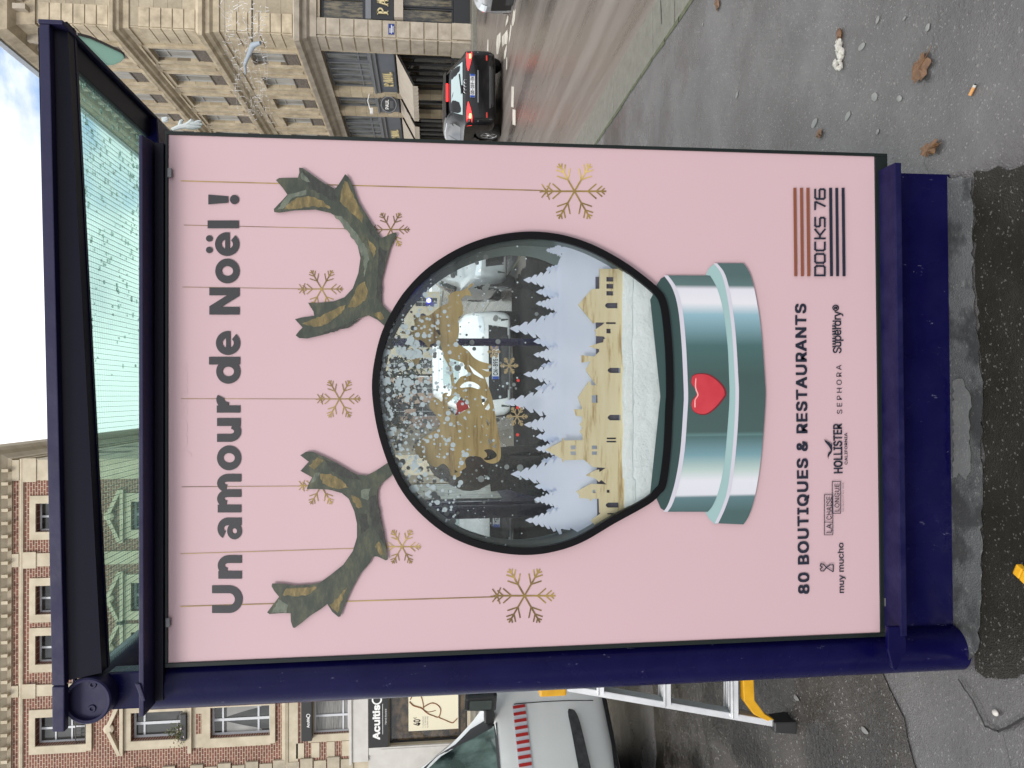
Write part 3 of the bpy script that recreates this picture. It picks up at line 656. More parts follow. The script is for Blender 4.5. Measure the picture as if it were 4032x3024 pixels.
# ================================================================== display case with the Christmas poster
YP = 1.81
ad = thing('advertising_display', 'pink Christmas advertising display with a see-through snow globe, mounted in the end of the shelter', 'poster display', (0, 1.87, .22))
def ringbox(name, ix0, ix1, iz0, iz1, wl, wr, wb, wtp, y0, y1, m, parent):
    mb = MB()
    mb.box(ix0 - wl, ix0, y0, y1, iz0 - wb, iz1 + wtp); mb.box(ix1, ix1 + wr, y0, y1, iz0 - wb, iz1 + wtp)
    mb.box(ix0, ix1, y0, y1, iz0 - wb, iz0); mb.box(ix0, ix1, y0, y1, iz1, iz1 + wtp)
    return mb.build(name, m, parent, bevel=.0015)
X0, X1, Z0, Z1 = -.609, .602, .245, 1.973
ringbox('case_frame', X0, X1, Z0, Z1, .010, .008, .034, .007, YP - .004, YP + .10, m_gasket, ad)
for x, y, up in ((669, 681, 1), (662, 2450, 1), (3474, 764, 0), (3489, 2370, 0)):
    p = PY(x, y, YP - .006); MB().box(p.x - .0105, p.x + .0105, YP - .010, YP - .0045, p.z - .005, p.z + .005).build('clip', m_steel, ad, bevel=.0015)

def smooth(pts, n=8, closed=True):
    out = []; N = len(pts)
    for i in range(N if closed else N - 1):
        p0, p1, p2, p3 = (pts[(i + k) % N] if closed else pts[min(max(i + k, 0), N - 1)] for k in (-1, 0, 1, 2))
        for k in range(n):
            t_ = k/n; a = [.5*((2*p1[j]) + (-p0[j] + p2[j])*t_ + (2*p0[j] - 5*p1[j] + 4*p2[j] - p3[j])*t_*t_ + (-p0[j] + 3*p1[j] - 3*p2[j] + p3[j])*t_**3) for j in (0, 1)]
            out.append(tuple(a))
    if not closed: out.append(tuple(pts[-1]))
    return out
RIM = [(2100, 914), (2213, 927), (2326, 963), (2439, 1022), (2529, 1085), (2597, 1144), (2622, 1189), (2635, 1262), (2646, 1397), (2649, 1545), (2646, 1600), (2638, 1771), (2620, 1907), (2597, 1943), (2552, 1984), (2416, 2060), (2290, 2133), (2180, 2170),
       (2075, 2183), (1970, 2175), (1864, 2150), (1759, 2103), (1662, 2027), (1590, 1943), (1539, 1850), (1501, 1745), (1478, 1648), (1466, 1550), (1467, 1480), (1478, 1405), (1500, 1320), (1535, 1242), (1590, 1154), (1674, 1065), (1780, 993), (1885, 947), (1991, 922)]
rim_o = smooth(RIM, 6)
def inset(lp, d):
    out = []; n = len(lp)
    ar = sum(lp[i][0]*lp[(i+1) % n][1] - lp[(i+1) % n][0]*lp[i][1] for i in range(n)); s = 1 if ar > 0 else -1
    for i in range(n):
        a, b_ = lp[(i - 2) % n], lp[(i + 2) % n]; dx, dy = b_[0]-a[0], b_[1]-a[1]; l_ = math.hypot(dx, dy)
        out.append((lp[i][0] - s*dy/l_*d, lp[i][1] + s*dx/l_*d))
    return out
rim_i = inset(rim_o, 27); rim_m = inset(rim_o, 12)
def inpoly(x, y, lp):
    c = False; n = len(lp); j = n - 1
    for i in range(n):
        if (lp[i][1] > y) != (lp[j][1] > y) and x < (lp[j][0]-lp[i][0])*(y-lp[i][1])/(lp[j][1]-lp[i][1]) + lp[i][0]: c = not c
        j = i
    return c
tlp, brp = (X0, Z1), (X1, Z0)
# pink sheet with the globe cut out of it
loops = [[(X0, Z0), (X1, Z0), (X1, Z1), (X0, Z1)]] + px_loops([rim_m], YP)
poster = flat('poster', loops, YP, m_pink, ad, px=False)
LAY = [YP - .0006]
def nxt(d=.00025): LAY[0] -= d; return LAY[0]
# --- hanging gold snowflakes
def stroke(mb, a, b_, w, dy):
    d = Vector((b_[0]-a[0], b_[1]-a[1])); l_ = d.length; n = Vector((-d.y, d.x))/l_*w/2
    P = [PY(a[0]-n.x, a[1]-n.y, dy), PY(b_[0]-n.x, b_[1]-n.y, dy), PY(b_[0]+n.x, b_[1]+n.y, dy), PY(a[0]+n.x, a[1]+n.y, dy)]
    mb.quad(*P)
def snowflake(c, R, s0, s1, w=6, tw=4, bow=True, m=m_inkgold, parent=None, Y=None, name='snowflake'):
    mb = MB(); y0 = Y if Y is not None else nxt(.0001); k = 0
    def st(a, b_, ww):
        nonlocal k
        stroke(mb, a, b_, ww, y0 - k*.000006); k += 1
    for i in range(6):
        an = math.pi*i/3; u = Vector((math.cos(an), math.sin(an))); e = Vector(c) + u*R
        st(c, e, w)
        for f, l_ in ((.42, .36), (.68, .26), (.84, .15)):
            b0 = Vector(c) + u*R*f
            for s in (1, -1):
                r = Vector((math.cos(an + s*.72), math.sin(an + s*.72))); st(b0, b0 + r*R*l_, w*.8)
    if s0: st(s0, s1, tw)
    if bow:
        b0 = Vector(c) - Vector((R*.88, 0))
        for dx, dy in ((-14, 18), (8, 24), (-14, -20), (10, -24), (-20, 2)): st(b0, b0 + Vector((dx, dy))*R/90, w*.7)
    return mb.build(name, m, parent, fix=False)
for c, R, s0, s1, w, tw in (((2262, 753), 125, (712, 712), (2140, 750), 6.5, 4), ((2065, 2346), 122, (710, 2388), (1950, 2350), 6.5, 4), ((1538, 904), 76, (723, 886), (1470, 903), 4.2, 2.2),
                            ((1266, 1138), 85, (718, 1130), (1185, 1137), 4.2, 2.0), ((1336, 1571), 84, (712, 1570), (1255, 1571), 4.2, 2.0), ((1264, 1913), 84, (715, 1917), (1185, 1914), 4.2, 2.0), ((1582, 2153), 76, (710, 2181), (1510, 2156), 4.2, 2.2)):
    snowflake(c, R, s0, s1, w, tw, parent=poster)
# --- headline
def ptext(name, body, p0, p1, x_cap, bold, space=1.0, m=None, font=True):
    Y = nxt(); a, b_ = PY(*p0, Y), PY(*p1, Y); mid = PY(x_cap, (p0[1]+p1[1])/2, Y); base = PY((p0[0]+p1[0])/2, (p0[1]+p1[1])/2, Y)
    return text(name, body, a, b_, (0, 0, 1), mid.z - base.z, m or m_ink, poster, bold, space, font=font)
def sect(c, ro, ri, a0, a1, n=26):
    A = [math.radians(a0 + (a1 - a0)*k/n) for k in range(n + 1)]
    return [(c[0] + ro[0]*math.cos(t_), c[1] + ro[1]*math.sin(t_)) for t_ in A], [(c[0] + ri[0]*math.cos(t_), c[1] + ri[1]*math.sin(t_)) for t_ in A]
def rect(u0, u1, v0, v1): return ([(u0, v0), (u1, v0)], [(u0, v1), (u1, v1)])
ST = .335
RING = sect((.53, .5), (.53, .515), (.205, .245), 0, 360, 40)
GH = {'U': (1.18, [rect(0, ST, .5, 1.28), rect(.845, 1.18, .5, 1.28), sect((.59, .55), (.59, .57), (.255, .24), 180, 360)]),
      'n': (1.0, [rect(0, ST, 0, 1), rect(.665, 1, 0, .56), sect((.56, .55), (.44, .475), (.105, .175), 0, 165)]),
      'm': (1.65, [rect(0, ST, 0, 1), rect(.66, .99, 0, .56), rect(1.315, 1.65, 0, .56), sect((.585, .55), (.405, .475), (.075, .175), 0, 165), sect((1.25, .55), (.40, .475), (.065, .175), 0, 165)]),
      'u': (1.0, [rect(.665, 1, 0, 1), rect(0, ST, .44, 1), sect((.44, .45), (.44, .475), (.105, .175), 180, 345)]),
      'a': (.95, [rect(.605, .935, 0, .64), sect((.47, .59), (.465, .43), (.13, .165), 0, 152), sect((.36, .295), (.36, .315), (.115, .105), 0, 360, 34)]),
      'o': (1.06, [RING]), 'e': (1.06, [sect((.53, .5), (.53, .515), (.215, .245), 0, 318, 40), rect(.2, 1.055, .40, .585)]),
      'r': (.64, [rect(0, ST, 0, 1), sect((.60, .48), (.46, .54), (.12, .20), 62, 178)]), 'd': (1.165, [RING, rect(.83, 1.165, 0, 1.32)]),
      'N': (1.16, [rect(0, ST, 0, 1.28), rect(.825, 1.16, 0, 1.28), ([(0, 1.28), (.36, 1.28)], [(.80, 0), (1.16, 0)])]), 'l': (ST, [rect(0, ST, 0, 1.32)]),
      '!': (.42, [([(.07, .44), (.35, .44)], [(0, 1.28), (.42, 1.28)]), sect((.21, .17), (.20, .19), (0, 0), 0, 360, 24)]), ':': (1.06, [sect((.27, 1.26), (.145, .14), (0, 0), 0, 360, 20), sect((.78, 1.26), (.145, .14), (0, 0), 0, 360, 20)])}
XH = 92.5
for word in ((('U', 2414, 2305), ('n', 2279, 2186)), (('a', 2124, 2037), ('m', 2018, 1866), ('o', 1852, 1754), ('u', 1740, 1646), ('r', 1625, 1570)), (('d', 1511, 1405), ('e', 1398, 1303)), (('N', 1239, 1132), ('o', 1116, 1018), ('e', 1008, 914), (':', 1008, 914), ('l', 899, 868)), (('!', 805, 766),)):
    mb = MB(); Y = nxt(); kk = 0
    for ch, ya, yb in word:
        w_, pcs = GH[ch]; base = 938 + (ya - 765)*.0091
        f = lambda u, v: PY(base - v*XH, ya + (yb - ya)*u/w_, Y - kk*.000012)
        for lo_, hi_ in pcs:
            kk += 1; P1 = [f(*q_) for q_ in lo_]; P2 = [f(*q_) for q_ in hi_]; n_ = len(P1)
            mb.add(P1 + P2, [(i, i + 1, n_ + i + 1, n_ + i) for i in range(n_ - 1)])
    mb.build('headline_word', m_ink, poster, fix=False)
# --- slogan and shop names
ptext('slogan', '80 BOUTIQUES & RESTAURANTS', (3187, 2338), (3174, 1196), 3136, .024, 1.10, m_inkblue)
ptext('shop_name', 'muy mucho', (3324, 2335), (3321, 2138), 3299, .008, 1.0, m_inkblue)
ptext('shop_name', 'SEPHORA', (3316, 1630), (3313, 1437), 3294, .0, 1.35, m_inkblue)
ptext('shop_name', 'Superdry®', (3313, 1391), (3311, 1200), 3278, .010, .95, m_inkblue)
ptext('shop_name', '極度乾燥(しなさい)', (3289, 1368), (3288, 1274), 3277, .01, 1.0, m_inkblue)
ptext('shop_name', 'HOLLISTER', (3318, 1864), (3315, 1669), 3281, .020, 1.0, m_inkblue)
ptext('shop_name', 'CALIFORNIA', (3337, 1829), (3336, 1705), 3325, .012, 1.05, m_inkblue)
ptext('shop_name', 'LA', (3275, 2097), (3275, 2063), 3254, .004, 1.0, m_inkblue)
ptext('shop_name', 'CHAISE', (3275, 2046), (3275, 1956), 3254, .004, 1.05, m_inkblue)
ptext('shop_name', 'LONGUE', (3305, 2013), (3305, 1905), 3286, .004, 1.05, m_inkblue)
ptext('shop_name', 'DES OBJETS ET DES IDÉES', (3322, 2014), (3322, 1901), 3316, .0, 1.2, m_inkblue)
mb = MB(); Y = nxt(); kk = 0
def poly_line(pts, w, closed=False):
    global kk
    P = pts + [pts[0]] if closed else pts
    for a, b_ in zip(P, P[1:]):
        d = Vector((b_[0]-a[0], b_[1]-a[1])); l_ = max(d.length, 1e-6); e = d/l_*w/2
        stroke(mb, (a[0]-e.x, a[1]-e.y), (b_[0]+e.x, b_[1]+e.y), w, Y - kk*.000006); kk += 1
poly_line([(3246, 2106), (3279, 2106), (3279, 1948), (3246, 1948)], 2.6, True); poly_line([(3246, 2056), (3279, 2056)], 2.6)
poly_line([(3277, 2021), (3310, 2021), (3310, 1896), (3277, 1896)], 2.6, True)
mb.build('logo_box', m_inkblue, poster, fix=False)
# heart-roofed house mark
mb = MB(); Y = nxt(); kk = 0
poly_line([(3256, 2236), (3278, 2250), (3281, 2250), (3281, 2224), (3268, 2224), (3255, 2234), (3243, 2248), (3233, 2248), (3230, 2240), (3238, 2233), (3230, 2228), (3232, 2220), (3242, 2221), (3256, 2236)], 4)
mb.build('house_mark', m_inkblue, poster, fix=False)
# gull mark
gull = [(3262, 1810), (3258, 1795), (3262, 1782), (3272, 1775), (3268, 1765), (3262, 1755), (3250, 1742), (3244, 1728), (3253, 1735), (3266, 1742), (3272, 1750), (3274, 1742), (3276, 1752), (3277, 1768), (3275, 1782), (3268, 1790), (3262, 1800)]
flat('gull_mark', [gull], nxt(), m_inkblue, poster)
# DOCKS 76 between bars
c5 = lambda X, Y_: (3000 + X*.5426, 600 + Y_*.5426)
for cols, m in ((((228, 250), (276, 298), (322, 345)), m_inkbrown), (((487, 509), (532, 553), (578, 600)), m_inkblue)):
    for i, (a, b_) in enumerate(cols):
        flat('logo_bar', [[c5(a, 257), c5(b, 257) if False else c5(b_, 257), c5(b_ + 7, 899), c5(a + 7, 899)]], nxt(.00005), m, poster)
GL = {'D': ([(0, 0), (0, 1), (.85, 1), (1, .85), (1, .15), (.85, 0), (0, 0)],), 'O': ([(.15, 0), (0, .15), (0, .85), (.15, 1), (.85, 1), (1, .85), (1, .15), (.85, 0), (.15, 0)],),
      'C': ([(1, 0), (.15, 0), (0, .15), (0, .85), (.15, 1), (1, 1)],), 'K': ([(0, 0), (0, 1)], [(.05, .5), (.35, .5), (1, 1)], [(.35, .5), (1, 0)]), 'S': ([(1, 1), (.12, 1), (0, .88), (0, .6), (.12, .5), (.88, .5), (1, .4), (1, .12), (.88, 0), (0, 0)],),
      '7': ([(0, 1), (1, 1), (1, .85), (.45, 0)],), '6': ([(.95, 1), (.15, 1), (0, .85), (0, .12), (.12, 0), (.88, 0), (1, .12), (1, .45), (.88, .55), (.05, .55)],)}
mb = MB(); Y = nxt(); kk = 0
for ch, ya, yb in (('D', 893, 825), ('O', 802, 738), ('C', 712, 655), ('K', 625, 560), ('S', 538, 475), ('7', 412, 362), ('6', 338, 268)):
    for st_ in GL[ch]:
        poly_line([c5(456 - 70*v, ya + (yb - ya)*u) for u, v in st_], 7.5)
mb.build('logo_lettering', m_inkblue, poster, fix=False)
# blind embossed maker's name at the very top
_keep = LAY[0]; LAY[0] = YP - .0003; ptext('embossed_name', 'JCDecaux', (738, 1800), (738, 1432), 690, 0, 1.0, mat('embossed pink paper', (0.56, 0.39, 0.42), 0.3), False); LAY[0] = _keep
# --- antlers
cA = lambda P: [(700 + x*.5426, 500 + y*.5426) for x, y in P]
cB = lambda P: [(700 + x*.5426, 1600 + y*.5426) for x, y in P]
A1 = [(712, 385), (735, 370), (872, 368), (882, 330), (880, 295), (905, 297), (1050, 400), (1140, 450), (1165, 420), (1215, 342), (1240, 365), (1270, 430), (1310, 540), (1370, 640), (1465, 790), (1480, 805), (1560, 768), (1585, 765), (1588, 785), (1540, 880), (1510, 990), (1480, 1110), (1475, 1190), (1480, 1285), (1520, 1330), (1590, 1385), (1530, 1470), (1450, 1400), (1385, 1368), (1310, 1390), (1200, 1450), (1050, 1510), (940, 1535), (880, 1532), (855, 1512), (880, 1480), (905, 1455), (850, 1395), (900, 1382), (990, 1370), (985, 1340), (945, 1275), (1010, 1278), (1130, 1265), (1210, 1235), (1270, 1170), (1310, 1060), (1325, 950), (1305, 860), (1250, 750), (1180, 670), (1110, 625), (1000, 600), (850, 605), (740, 622), (700, 618), (697, 595), (760, 530), (795, 490), (760, 440)]
A2 = [(888, 355), (930, 330), (975, 328), (1050, 360), (1150, 410), (1250, 470), (1300, 495), (1370, 502), (1440, 465), (1560, 385), (1585, 470), (1530, 520), (1480, 560), (1450, 610), (1447, 700), (1465, 790), (1490, 900), (1515, 1040), (1525, 1110), (1510, 1118), (1450, 1090), (1415, 1090), (1390, 1140), (1320, 1220), (1260, 1330), (1210, 1440), (1180, 1525), (1165, 1528), (1120, 1490), (1085, 1435), (1040, 1470), (960, 1520), (900, 1570), (850, 1608), (835, 1605), (820, 1560), (818, 1502), (760, 1500), (665, 1508), (648, 1495), (690, 1440), (735, 1382), (700, 1340), (680, 1305), (685, 1285), (740, 1285), (850, 1300), (960, 1292), (1030, 1280), (1100, 1230), (1200, 1150), (1270, 1050), (1300, 950), (1300, 850), (1280, 760), (1240, 670), (1190, 630), (1100, 605), (1020, 600), (935, 600), (950, 560), (975, 515), (920, 485), (890, 468), (950, 402)]
GA = [[(770, 600), (800, 560), (870, 510), (950, 500), (1040, 530), (1110, 590), (1060, 585), (970, 575), (880, 590)], [(1175, 540), (1210, 390), (1240, 420), (1300, 550), (1345, 650), (1340, 700), (1280, 640)], [(1370, 800), (1440, 880), (1420, 950), (1390, 870)],
      [(1310, 1150), (1360, 1120), (1380, 1190), (1360, 1260), (1290, 1310), (1230, 1310), (1260, 1250)], [(900, 1430), (1000, 1390), (1100, 1340), (1220, 1290), (1190, 1350), (1080, 1430), (1000, 1450)], [(1420, 1360), (1470, 1340), (1500, 1390), (1460, 1400)]]
GB = [[(760, 1370), (790, 1320), (900, 1315), (1010, 1310), (960, 1360), (870, 1380)], [(1030, 490), (1110, 490), (1180, 530), (1240, 590), (1150, 600), (1050, 560)], [(1260, 640), (1310, 660), (1340, 730), (1310, 740), (1270, 690)], [(1430, 1020), (1460, 980), (1500, 1070), (1470, 1080)],
      [(1100, 1440), (1170, 1380), (1230, 1310), (1180, 1430), (1160, 1500)], [(950, 430), (1010, 370), (1060, 390), (1030, 420), (990, 460)]]
DA = [[(1460, 870), (1520, 900), (1480, 1110), (1476, 1275), (1440, 1240), (1450, 1050)], [(900, 310), (1050, 405), (1140, 455), (1160, 560), (1060, 500), (950, 440)], [(1360, 690), (1460, 800), (1460, 850), (1400, 780)], [(1020, 1500), (1200, 1440), (1360, 1370), (1250, 1450), (1060, 1505)]]
DB = [[(1390, 660), (1440, 640), (1480, 860), (1510, 1020), (1440, 920), (1390, 800)], [(1060, 380), (1150, 415), (1290, 495), (1330, 530), (1200, 520), (1110, 460)], [(1310, 780), (1370, 780), (1390, 880), (1330, 930)]]
PA_ = [[(800, 490), (930, 455), (930, 492), (830, 515), (780, 580), (720, 605)], [(1130, 630), (1200, 660), (1290, 760), (1370, 880), (1390, 960), (1350, 1090), (1350, 960), (1280, 820), (1200, 720)], [(890, 340), (905, 330), (960, 400), (900, 380)]]
PB = [[(730, 1400), (800, 1440), (790, 1495), (680, 1500)], [(1330, 610), (1400, 590), (1380, 680), (1330, 660)], [(990, 490), (1030, 480), (1000, 540), (960, 560)]]
for base, gold, dark, pale, cf in ((A1, GA, DA, PA_, cA), (A2, GB, DB, PB, cB)):
    Y = nxt()
    an = flat('antler', [cf(base)], Y, m_antler, poster)
    an.data.materials.append(m_antgold); an.data.materials.append(m_antdark); an.data.materials.append(m_antpale)
    bm = bmesh.new(); bm.from_mesh(an.data)
    for lst, mi in ((dark, 2), (pale, 3), (gold, 1)):
        for pl in lst:
            Y = nxt(.00003); me = curve_mesh(px_loops([ragged(cf(pl), 9, 3.2, len(pl))], Y))
            for v in me.vertices: v.co = Vector((v.co.x, Y, v.co.y)) - WL[an.name]
            n0 = len(bm.faces); bm.from_mesh(me); bm.faces.ensure_lookup_table()
            for f_ in bm.faces[n0:]: f_.material_index = mi
    bm.to_mesh(an.data); bm.free()
# --- the tin foot of the globe, printed
c3 = lambda X, Y_: (2100 + X*.452, 900 + Y_*.452)
c4 = lambda X, Y_: (2100 + X*.452, 1500 + Y_*.452)
def arc(p3, p4): return smooth([c3(*p) for p in p3] + [c4(*p) for p in p4], 5, False)
rg1 = arc([(1165, 408), (1240, 520), (1290, 700), (1320, 1000), (1335, 1300)], [(1340, 130), (1335, 250), (1310, 600), (1270, 850), (1230, 1000), (1195, 1090), (1160, 1140)])
cu2 = arc([(1540, 410), (1600, 520), (1650, 700), (1690, 1000), (1705, 1300)], [(1708, 130), (1700, 300), (1670, 650), (1640, 850), (1600, 1000), (1560, 1090), (1520, 1140)])
rg2 = arc([(1590, 302), (1660, 400), (1710, 600), (1750, 900), (1775, 1300)], [(1780, 130), (1770, 400), (1745, 700), (1710, 950), (1660, 1110), (1600, 1240)])
out_ = arc([(1830, 302), (1890, 400), (1940, 600), (1985, 900), (2015, 1300)], [(2022, 130), (2010, 350), (1985, 650), (1950, 900), (1910, 1080), (1870, 1190), (1830, 1250)])
shf = lambda lp, d: [(x + d, y) for x, y in lp]
flat('globe_foot', [shf(rg2, -6) + out_[::-1]], nxt(), m_tin, poster)
flat('foot_lip', [[c3(1500, 405), c3(1530, 345), c3(1580, 304)] + rg2 + [c4(1580, 1248), c4(1530, 1200), c4(1497, 1140)] + cu2[::-1]], nxt(), m_baselt, poster)
flat('foot_shine', [shf(rg2, -9) + shf(rg2, 5)[::-1]], nxt(), m_lilac, poster)
flat('foot_neck', [rg1 + cu2[::-1]], nxt(), m_tin, poster)
flat('foot_bevel', [[c3(1060, 540), c3(1075, 490), c3(1110, 435), c3(1160, 408)] + rg1 + [c4(1160, 1140), c4(1110, 1110), c4(1075, 1030), c4(1060, 980)] + [(2560, 1940), (2600, 1560), (2560, 1180)]], nxt(), m_tindk, poster)
flat('foot_shine', [shf(rg1, -13) + shf(rg1, 4)[::-1]], nxt(), m_lilac, poster)
hp = smooth([c4(1425, 105), c4(1380, 30), c3(1375, 1330), c3(1385, 1285), c3(1430, 1262), c3(1520, 1265), c3(1600, 1310), c3(1665, 1380), c3(1682, 1440), c4(1665, 150), c4(1600, 230), c4(1530, 285), c4(1465, 296), c4(1400, 270), c4(1376, 215), c4(1385, 165)], 5)
flat('heart', [hp], nxt(), m_heartdk, poster)
flat('heart', [shf(inset(hp, 4), -3)], nxt(), m_heart, poster)
flat('heart_highlight', [smooth([c3(1412, 1310), c3(1408, 1390), c3(1428, 1450), c4(1405, 165), c4(1403, 225), c4(1414, 225), c4(1414, 165), c3(1440, 1450), c3(1419, 1385), c3(1420, 1310)], 3)], nxt(), m_heartlt, poster)
# --- globe: black raised rim, clear front sheet, snow print, wooden cut-outs, lit trees, snow, back board
me = curve_mesh(px_loops([rim_o, rim_i], YP - .009), .012)
for v in me.vertices: v.co = (v.co.x, YP - .010 - v.co.z, v.co.y)
link('globe_rim', me, m_rim, ad)
flat('front_sheet', [rim_m], YP + .002, m_front, ad, .002)
rr = random.Random(11); mb = MB(); mb2 = MB(); placed = []
def dot(mb_, x, y, r, Y, k):
    c = PY(x, y, Y); R = (PY(x, y + r, Y) - c).length; n = 10 if r < 9 else 16; yy = Y - k*.0000035
    mb_.add([(c.x + R*math.cos(2*math.pi*i/n), yy, c.z + R*math.sin(2*math.pi*i/n)) for i in range(n)], [tuple(range(n))])
def dens(x, y):
    a = max(0, 1 - (x - 1500)/560)
    b_ = .25 + .75*min(1, max(0, (y - 1050)/450)) if y < 1500 else 1.0 - .4*max(0, (y - 1650)/500)
    return a**1.5*b_
n = 0; tries = 0
while n < 780 and tries < 30000:
    tries += 1; x, y = rr.uniform(1480, 2150), rr.uniform(915, 2170)
    if not inpoly(x, y, rim_i) or rr.random() > dens(x, y)*1.1 + .035: continue
    big = dens(x, y); r = rr.choice((2.5, 3, 3, 3.5, 4, 4, 4.5, 5, 5, 6, 6, 7, 8, 10)) * (1 if big > .22 else .55)
    if big > .4 and rr.random() < .04: r = rr.uniform(12, 19)
    dot(mb, x, y, r, YP - .0008, n); n += 1
    if r > 12:
        for k in range(3):
            a = rr.uniform(0, 6.28); n += 1; dot(mb, x + math.cos(a)*r*1.1, y + math.sin(a)*r*1.1, rr.uniform(5, 10), YP - .0008, n)
mb.build('snow_print', m_dot, ad, fix=False)['kind'] = 'stuff'
n = 0; tries = 0
while n < 300 and tries < 20000:
    tries += 1; x, y = rr.uniform(1520, 2120), rr.uniform(1000, 2080)
    if not inpoly(x, y, rim_i) or rr.random() > dens(x, y) + .06: continue
    dot(mb2, x, y, rr.choice((3, 4, 5, 6, 8, 10, 13)), YP + .112, n); n += 1
mb2.build('rear_snow_print', m_dot2, ad, fix=False)['kind'] = 'stuff'
# back board with its own opening, and inner wall of the case
hole = smooth([(1516, 1560), (1520, 1450), (1552, 1330), (1615, 1220), (1700, 1130), (1795, 1066), (1887, 1028), (1965, 1010), (2050, 1007), (2130, 1022), (2210, 1060), (2300, 1115), (2400, 1200), (2480, 1560), (2380, 1960), (2240, 2075), (2143, 2110), (2050, 2124), (1960, 2120), (1878, 2100), (1792, 2063), (1669, 1967), (1600, 1880), (1555, 1790), (1526, 1680)], 6)
W_ = [[(X0 + .002, .30), (X1 - .002, .30), (X1 - .002, 1.96), (X0 + .002, 1.96)]]
flat('back_board', W_ + px_loops([hole], YP + .115), YP + .115, m_ringwall, ad, .004, px=False)
flat('rear_sheet', [inset(hole, -14)], YP + .121, m_backglass, ad, .002)
ma = inset(hole, -42)
loopA, loopB = [PY(x, y, YP + .006) for x, y in inset(rim_o, 20)], None
wall = MB(); n_ = len(rim_o); bb = [(p.x, p.z) for p in loopA]
for i in range(n_):
    j = (i + 1) % n_; wall.quad((bb[i][0], YP + .006, bb[i][1]), (bb[j][0], YP + .006, bb[j][1]), (bb[j][0], YP + .112, bb[j][1]), (bb[i][0], YP + .112, bb[i][1]))
wall.build('inner_wall', m_ringwall, ad, smooth=True)
# wooden deer and sleigh
Z1_ = lambda P: [(1480 + x*.2712, 920 + y*.2712) for x, y in P]
Z2_ = lambda P: [(1480 + x*.2712, 1250 + y*.2712) for x, y in P]
Z3_ = lambda P: [(1480 + x*.3316, 1600 + y*.3316) for x, y in P]
deer = [(1864, 1117), (1858, 1127), (1843, 1137), (1852, 1151), (1856, 1167), (1843, 1163), (1830, 1165), (1816, 1178), (1818, 1191), (1824, 1213), (1823, 1237), (1808, 1248), (1805, 1258), (1808, 1304), (1800, 1348), (1814, 1361), (1846, 1383), (1860, 1402), (1887, 1421), (1930, 1434), (1934, 1447), (1915, 1455), (1897, 1452), (1916, 1462), (1935, 1464), (1925, 1482), (1912, 1486), (1911, 1491), (1925, 1529), (1936, 1562), (1944, 1597), (1952, 1640), (1954, 1660), (1964, 1716), (1971, 1766), (1969, 1809), (1944, 1825), (1914, 1819), (1891, 1799), (1851, 1796), (1831, 1812), (1835, 1839), (1818, 1852), (1812, 1872), (1793, 1880), (1775, 1869), (1768, 1845), (1745, 1825), (1719, 1839), (1699, 1832), (1679, 1812), (1639, 1786), (1636, 1749), (1679, 1716), (1725, 1686), (1732, 1660), (1712, 1628), (1689, 1600), (1702, 1567), (1719, 1567), (1738, 1581), (1743, 1570), (1742, 1554), (1754, 1546), (1765, 1548), (1758, 1556), (1768, 1560), (1776, 1552), (1778, 1521), (1773, 1480), (1765, 1440), (1746, 1402), (1735, 1358), (1712, 1352), (1694, 1358), (1689, 1372), (1670, 1348), (1648, 1339), (1655, 1390), (1643, 1440), (1607, 1396), (1594, 1377), (1625, 1372), (1643, 1365), (1640, 1342), (1607, 1318), (1575, 1310), (1599, 1299), (1632, 1304), (1629, 1250), (1632, 1240), (1686, 1243), (1716, 1221), (1740, 1205), (1767, 1191), (1765, 1164), (1792, 1148), (1819, 1145), (1841, 1131), (1852, 1118)]
holes = [Z2_([(1040, 1240), (1090, 1200), (1150, 1135), (1250, 1160), (1330, 1240), (1360, 1310), (1310, 1340), (1210, 1400), (1160, 1430), (1100, 1380), (1050, 1310)]), smooth(Z2_([(1225, 1000), (1300, 940), (1400, 935), (1490, 980), (1515, 1025), (1480, 1040), (1380, 1010), (1250, 1020)]), 4),
         Z2_([(1065, 595), (1130, 610), (1270, 660), (1350, 830), (1230, 860), (1180, 930), (1145, 970), (1120, 800)]), Z2_([(1340, 680), (1430, 760), (1550, 850), (1570, 890), (1530, 880), (1420, 820)]), Z2_([(850, 120), (910, 150), (940, 230), (930, 280), (880, 200)]),
         Z3_([(1330, 380), (1395, 415), (1340, 460)]), Z3_([(1435, 435), (1430, 500), (1375, 480)]), smooth(Z3_([(1285, 525), (1320, 510), (1380, 515), (1430, 560), (1430, 600), (1370, 630), (1310, 640), (1280, 622), (1318, 592), (1312, 552)]), 3), Z3_([(935, 745), (975, 780), (940, 790)]), Z3_([(1305, 135), (1355, 200), (1330, 240)]),
         Z2_([(1525, 1130), (1615, 1180), (1555, 1280)]), Z2_([(1580, 1330), (1640, 1245), (1660, 1310), (1630, 1350)])]
flat('wooden_deer', [smooth(deer, 3)] + holes, YP + .075, m_wood2, ad, .004)
flat('red_disc', [Z2_([(1165, 1250), (1210, 1195), (1260, 1210), (1330, 1260), (1355, 1320), (1280, 1350), (1200, 1400), (1150, 1430), (1180, 1340)])], YP + .085, m_red, ad, .003)
